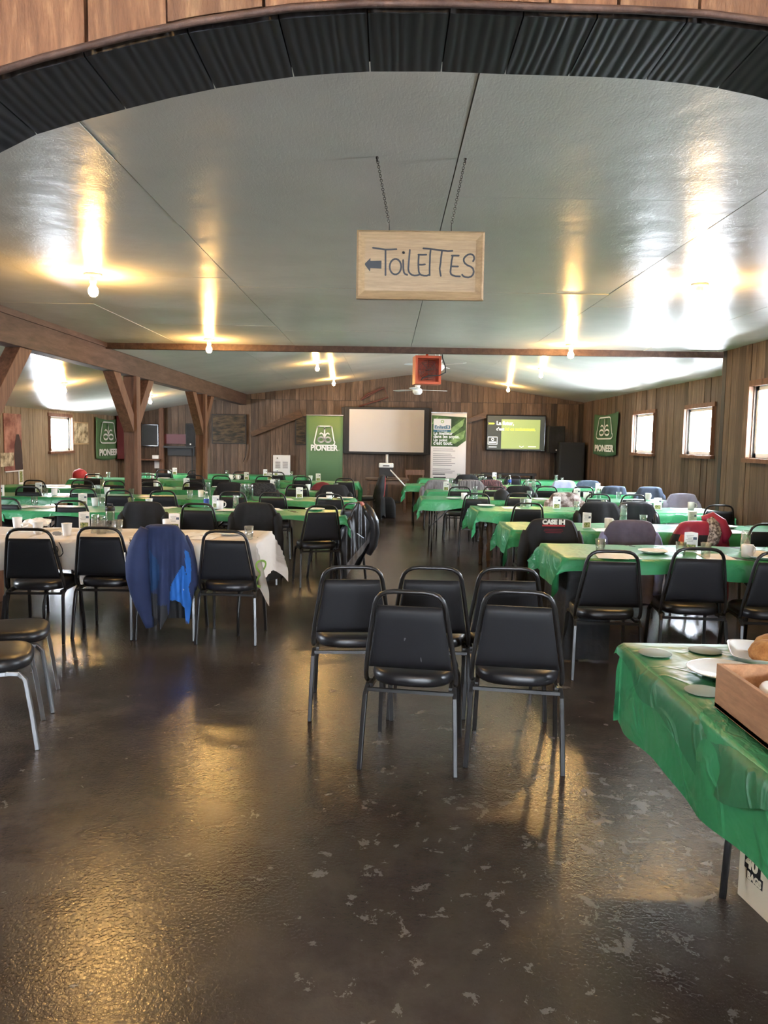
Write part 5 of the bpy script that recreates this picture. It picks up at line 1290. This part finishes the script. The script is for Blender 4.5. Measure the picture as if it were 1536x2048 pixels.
# ---------------------------------------------------------------- red heater and ceiling fans
p0 = at(856, 740, D=12.8); ht = empty('red_unit_heater', (p0.x, 12.8, p0.z), .12, 'red fan heater hung under the far ceiling', 'heater')
hw, hh = .43, .46
MB().box((0,.12,hh/2-.02),(hw,.30,.04)).box((0,.12,-hh/2+.02),(hw,.30,.04)).box((-hw/2+.02,.12,0),(.04,.30,hh-.08)).box((hw/2-.02,.12,0),(.04,.30,hh-.08)).box((0,.265,0),(hw,.01,hh)).build('housing', REDM, ht)
mb = MB()
for rr in (.05,.09,.13,.16): mb.tube([(rr*math.cos(a), -.035, rr*math.sin(a)) for a in [2*PI*k/24 for k in range(24)]], .003, 5, closed=True)
for a in (0, PI/2, PI/4, -PI/4): mb.tube([(-.16*math.cos(a),-.033,-.16*math.sin(a)),(.16*math.cos(a),-.033,.16*math.sin(a))], .003, 5)
mb.build('guard', FRAME, ht)
mb = MB()
for i in range(11): mb.box((0,.0,-.17+.034*i),(hw-.08,.004,.003))
mb.build('louvre', REDM, ht)
mb = MB()
for i in range(4):
    a = PI/2*i+.4; mb.add([(.02*math.cos(a),.05,.02*math.sin(a)),(.15*math.cos(a-.3),.04,.15*math.sin(a-.3)),(.16*math.cos(a+.3),.07,.16*math.sin(a+.3))], [(0,1,2)], 0, False)
mb.lathe([(.0,-.01),(.035,-.01),(.035,.01),(0,.01)], (0,.05,0), 12); mb.build('fan_rotor', mat('dull_red_metal', (0.22,0.06,0.04), .5, .4), ht)
MB().tube([(0,.12,hh/2),(0,.12,zg(p0.x)-p0.z)], .022, 8).build('hanging_bracket', REDM, ht)
MB().tube([(.13,.1,zg(p0.x)-p0.z),(.13,.1,hh/2)], .015, 8).build('white_conduit', WHITE, ht)
MB().tube([(.22,.0,.40),(.23,-.04,.2),(.28,-.06,.05),(.28,-.08,-.04),(.18,-.09,-.09),(.0,-.06,-.10),(-.10,-.06,-.14),(-.12,-.05,-.17)], .010, 8).build('power_cable', DARK, ht)
def fan(x, y, zh, rz, label):
    r = empty('ceiling_fan', (x, y, zh), rz, label, 'fan', 'white ceiling fans')
    MB().lathe([(.0,-.10),(.06,-.095),(.10,-.05),(.10,0),(.07,.035),(.03,.05),(.0,.05)], n=24).build('motor', WHITE, r)
    MB().tube([(0,0,.04),(0,0,zg(x)-zh)], .013, 8).lathe([(.0,.0),(.05,.0),(.06,.05),(.0,.06)], (0,0,.05), 16).build('down_rod', WHITE, r)
    for k in range(3):
        a = 2*PI*k/3; c_, s_ = math.cos(a), math.sin(a); R_ = lambda u, v, w_: (u*c_-v*s_, u*s_+v*c_, w_)
        pr2 = [(.09,.025),(.16,.03),(.30,.06),(.58,.065),(.64,.045),(.66,0)]
        vs = [R_(u, v, .006+v*.12) for u, v in pr2]+[R_(u, -v, .006-v*.12) for u, v in reversed(pr2[:-1])]
        n = len(vs); vs2 = vs+[(a_, b_, c2-.006) for a_, b_, c2 in vs]
        MB().add(vs2, [tuple(range(n)), tuple(reversed(range(n, 2*n)))]+[(i, i+n, (i+1) % n+n, (i+1) % n) for i in range(n)], 0, False).build('blade', WHITE, r)
    return r
pf = at(835, 782, D=16.0); fan(pf.x, 16.0, pf.z+.02, .30, 'white ceiling fan below and behind the red heater')
pf = at(880, 731, D=14.3); fan(pf.x-.02, 14.3, pf.z, 1.25, 'white ceiling fan half hidden behind the red heater')
# cable on the back wall
a = at(493, 888, D=YW-.03); MBc = MB().tube([(a.x,YW-.03,a.z),(a.x-.02,YW-.03,a.z-.3),(a.x-.08,YW-.03,a.z-.45)], .01, 6)
tag(MBc.build('black_cable', DARK), 'black cable dangling from the dark branch picture', 'cable')
p = at(770, 937, D=YW-.03)
# two pale scuffs on the front chair's back belong to that chair's vinyl
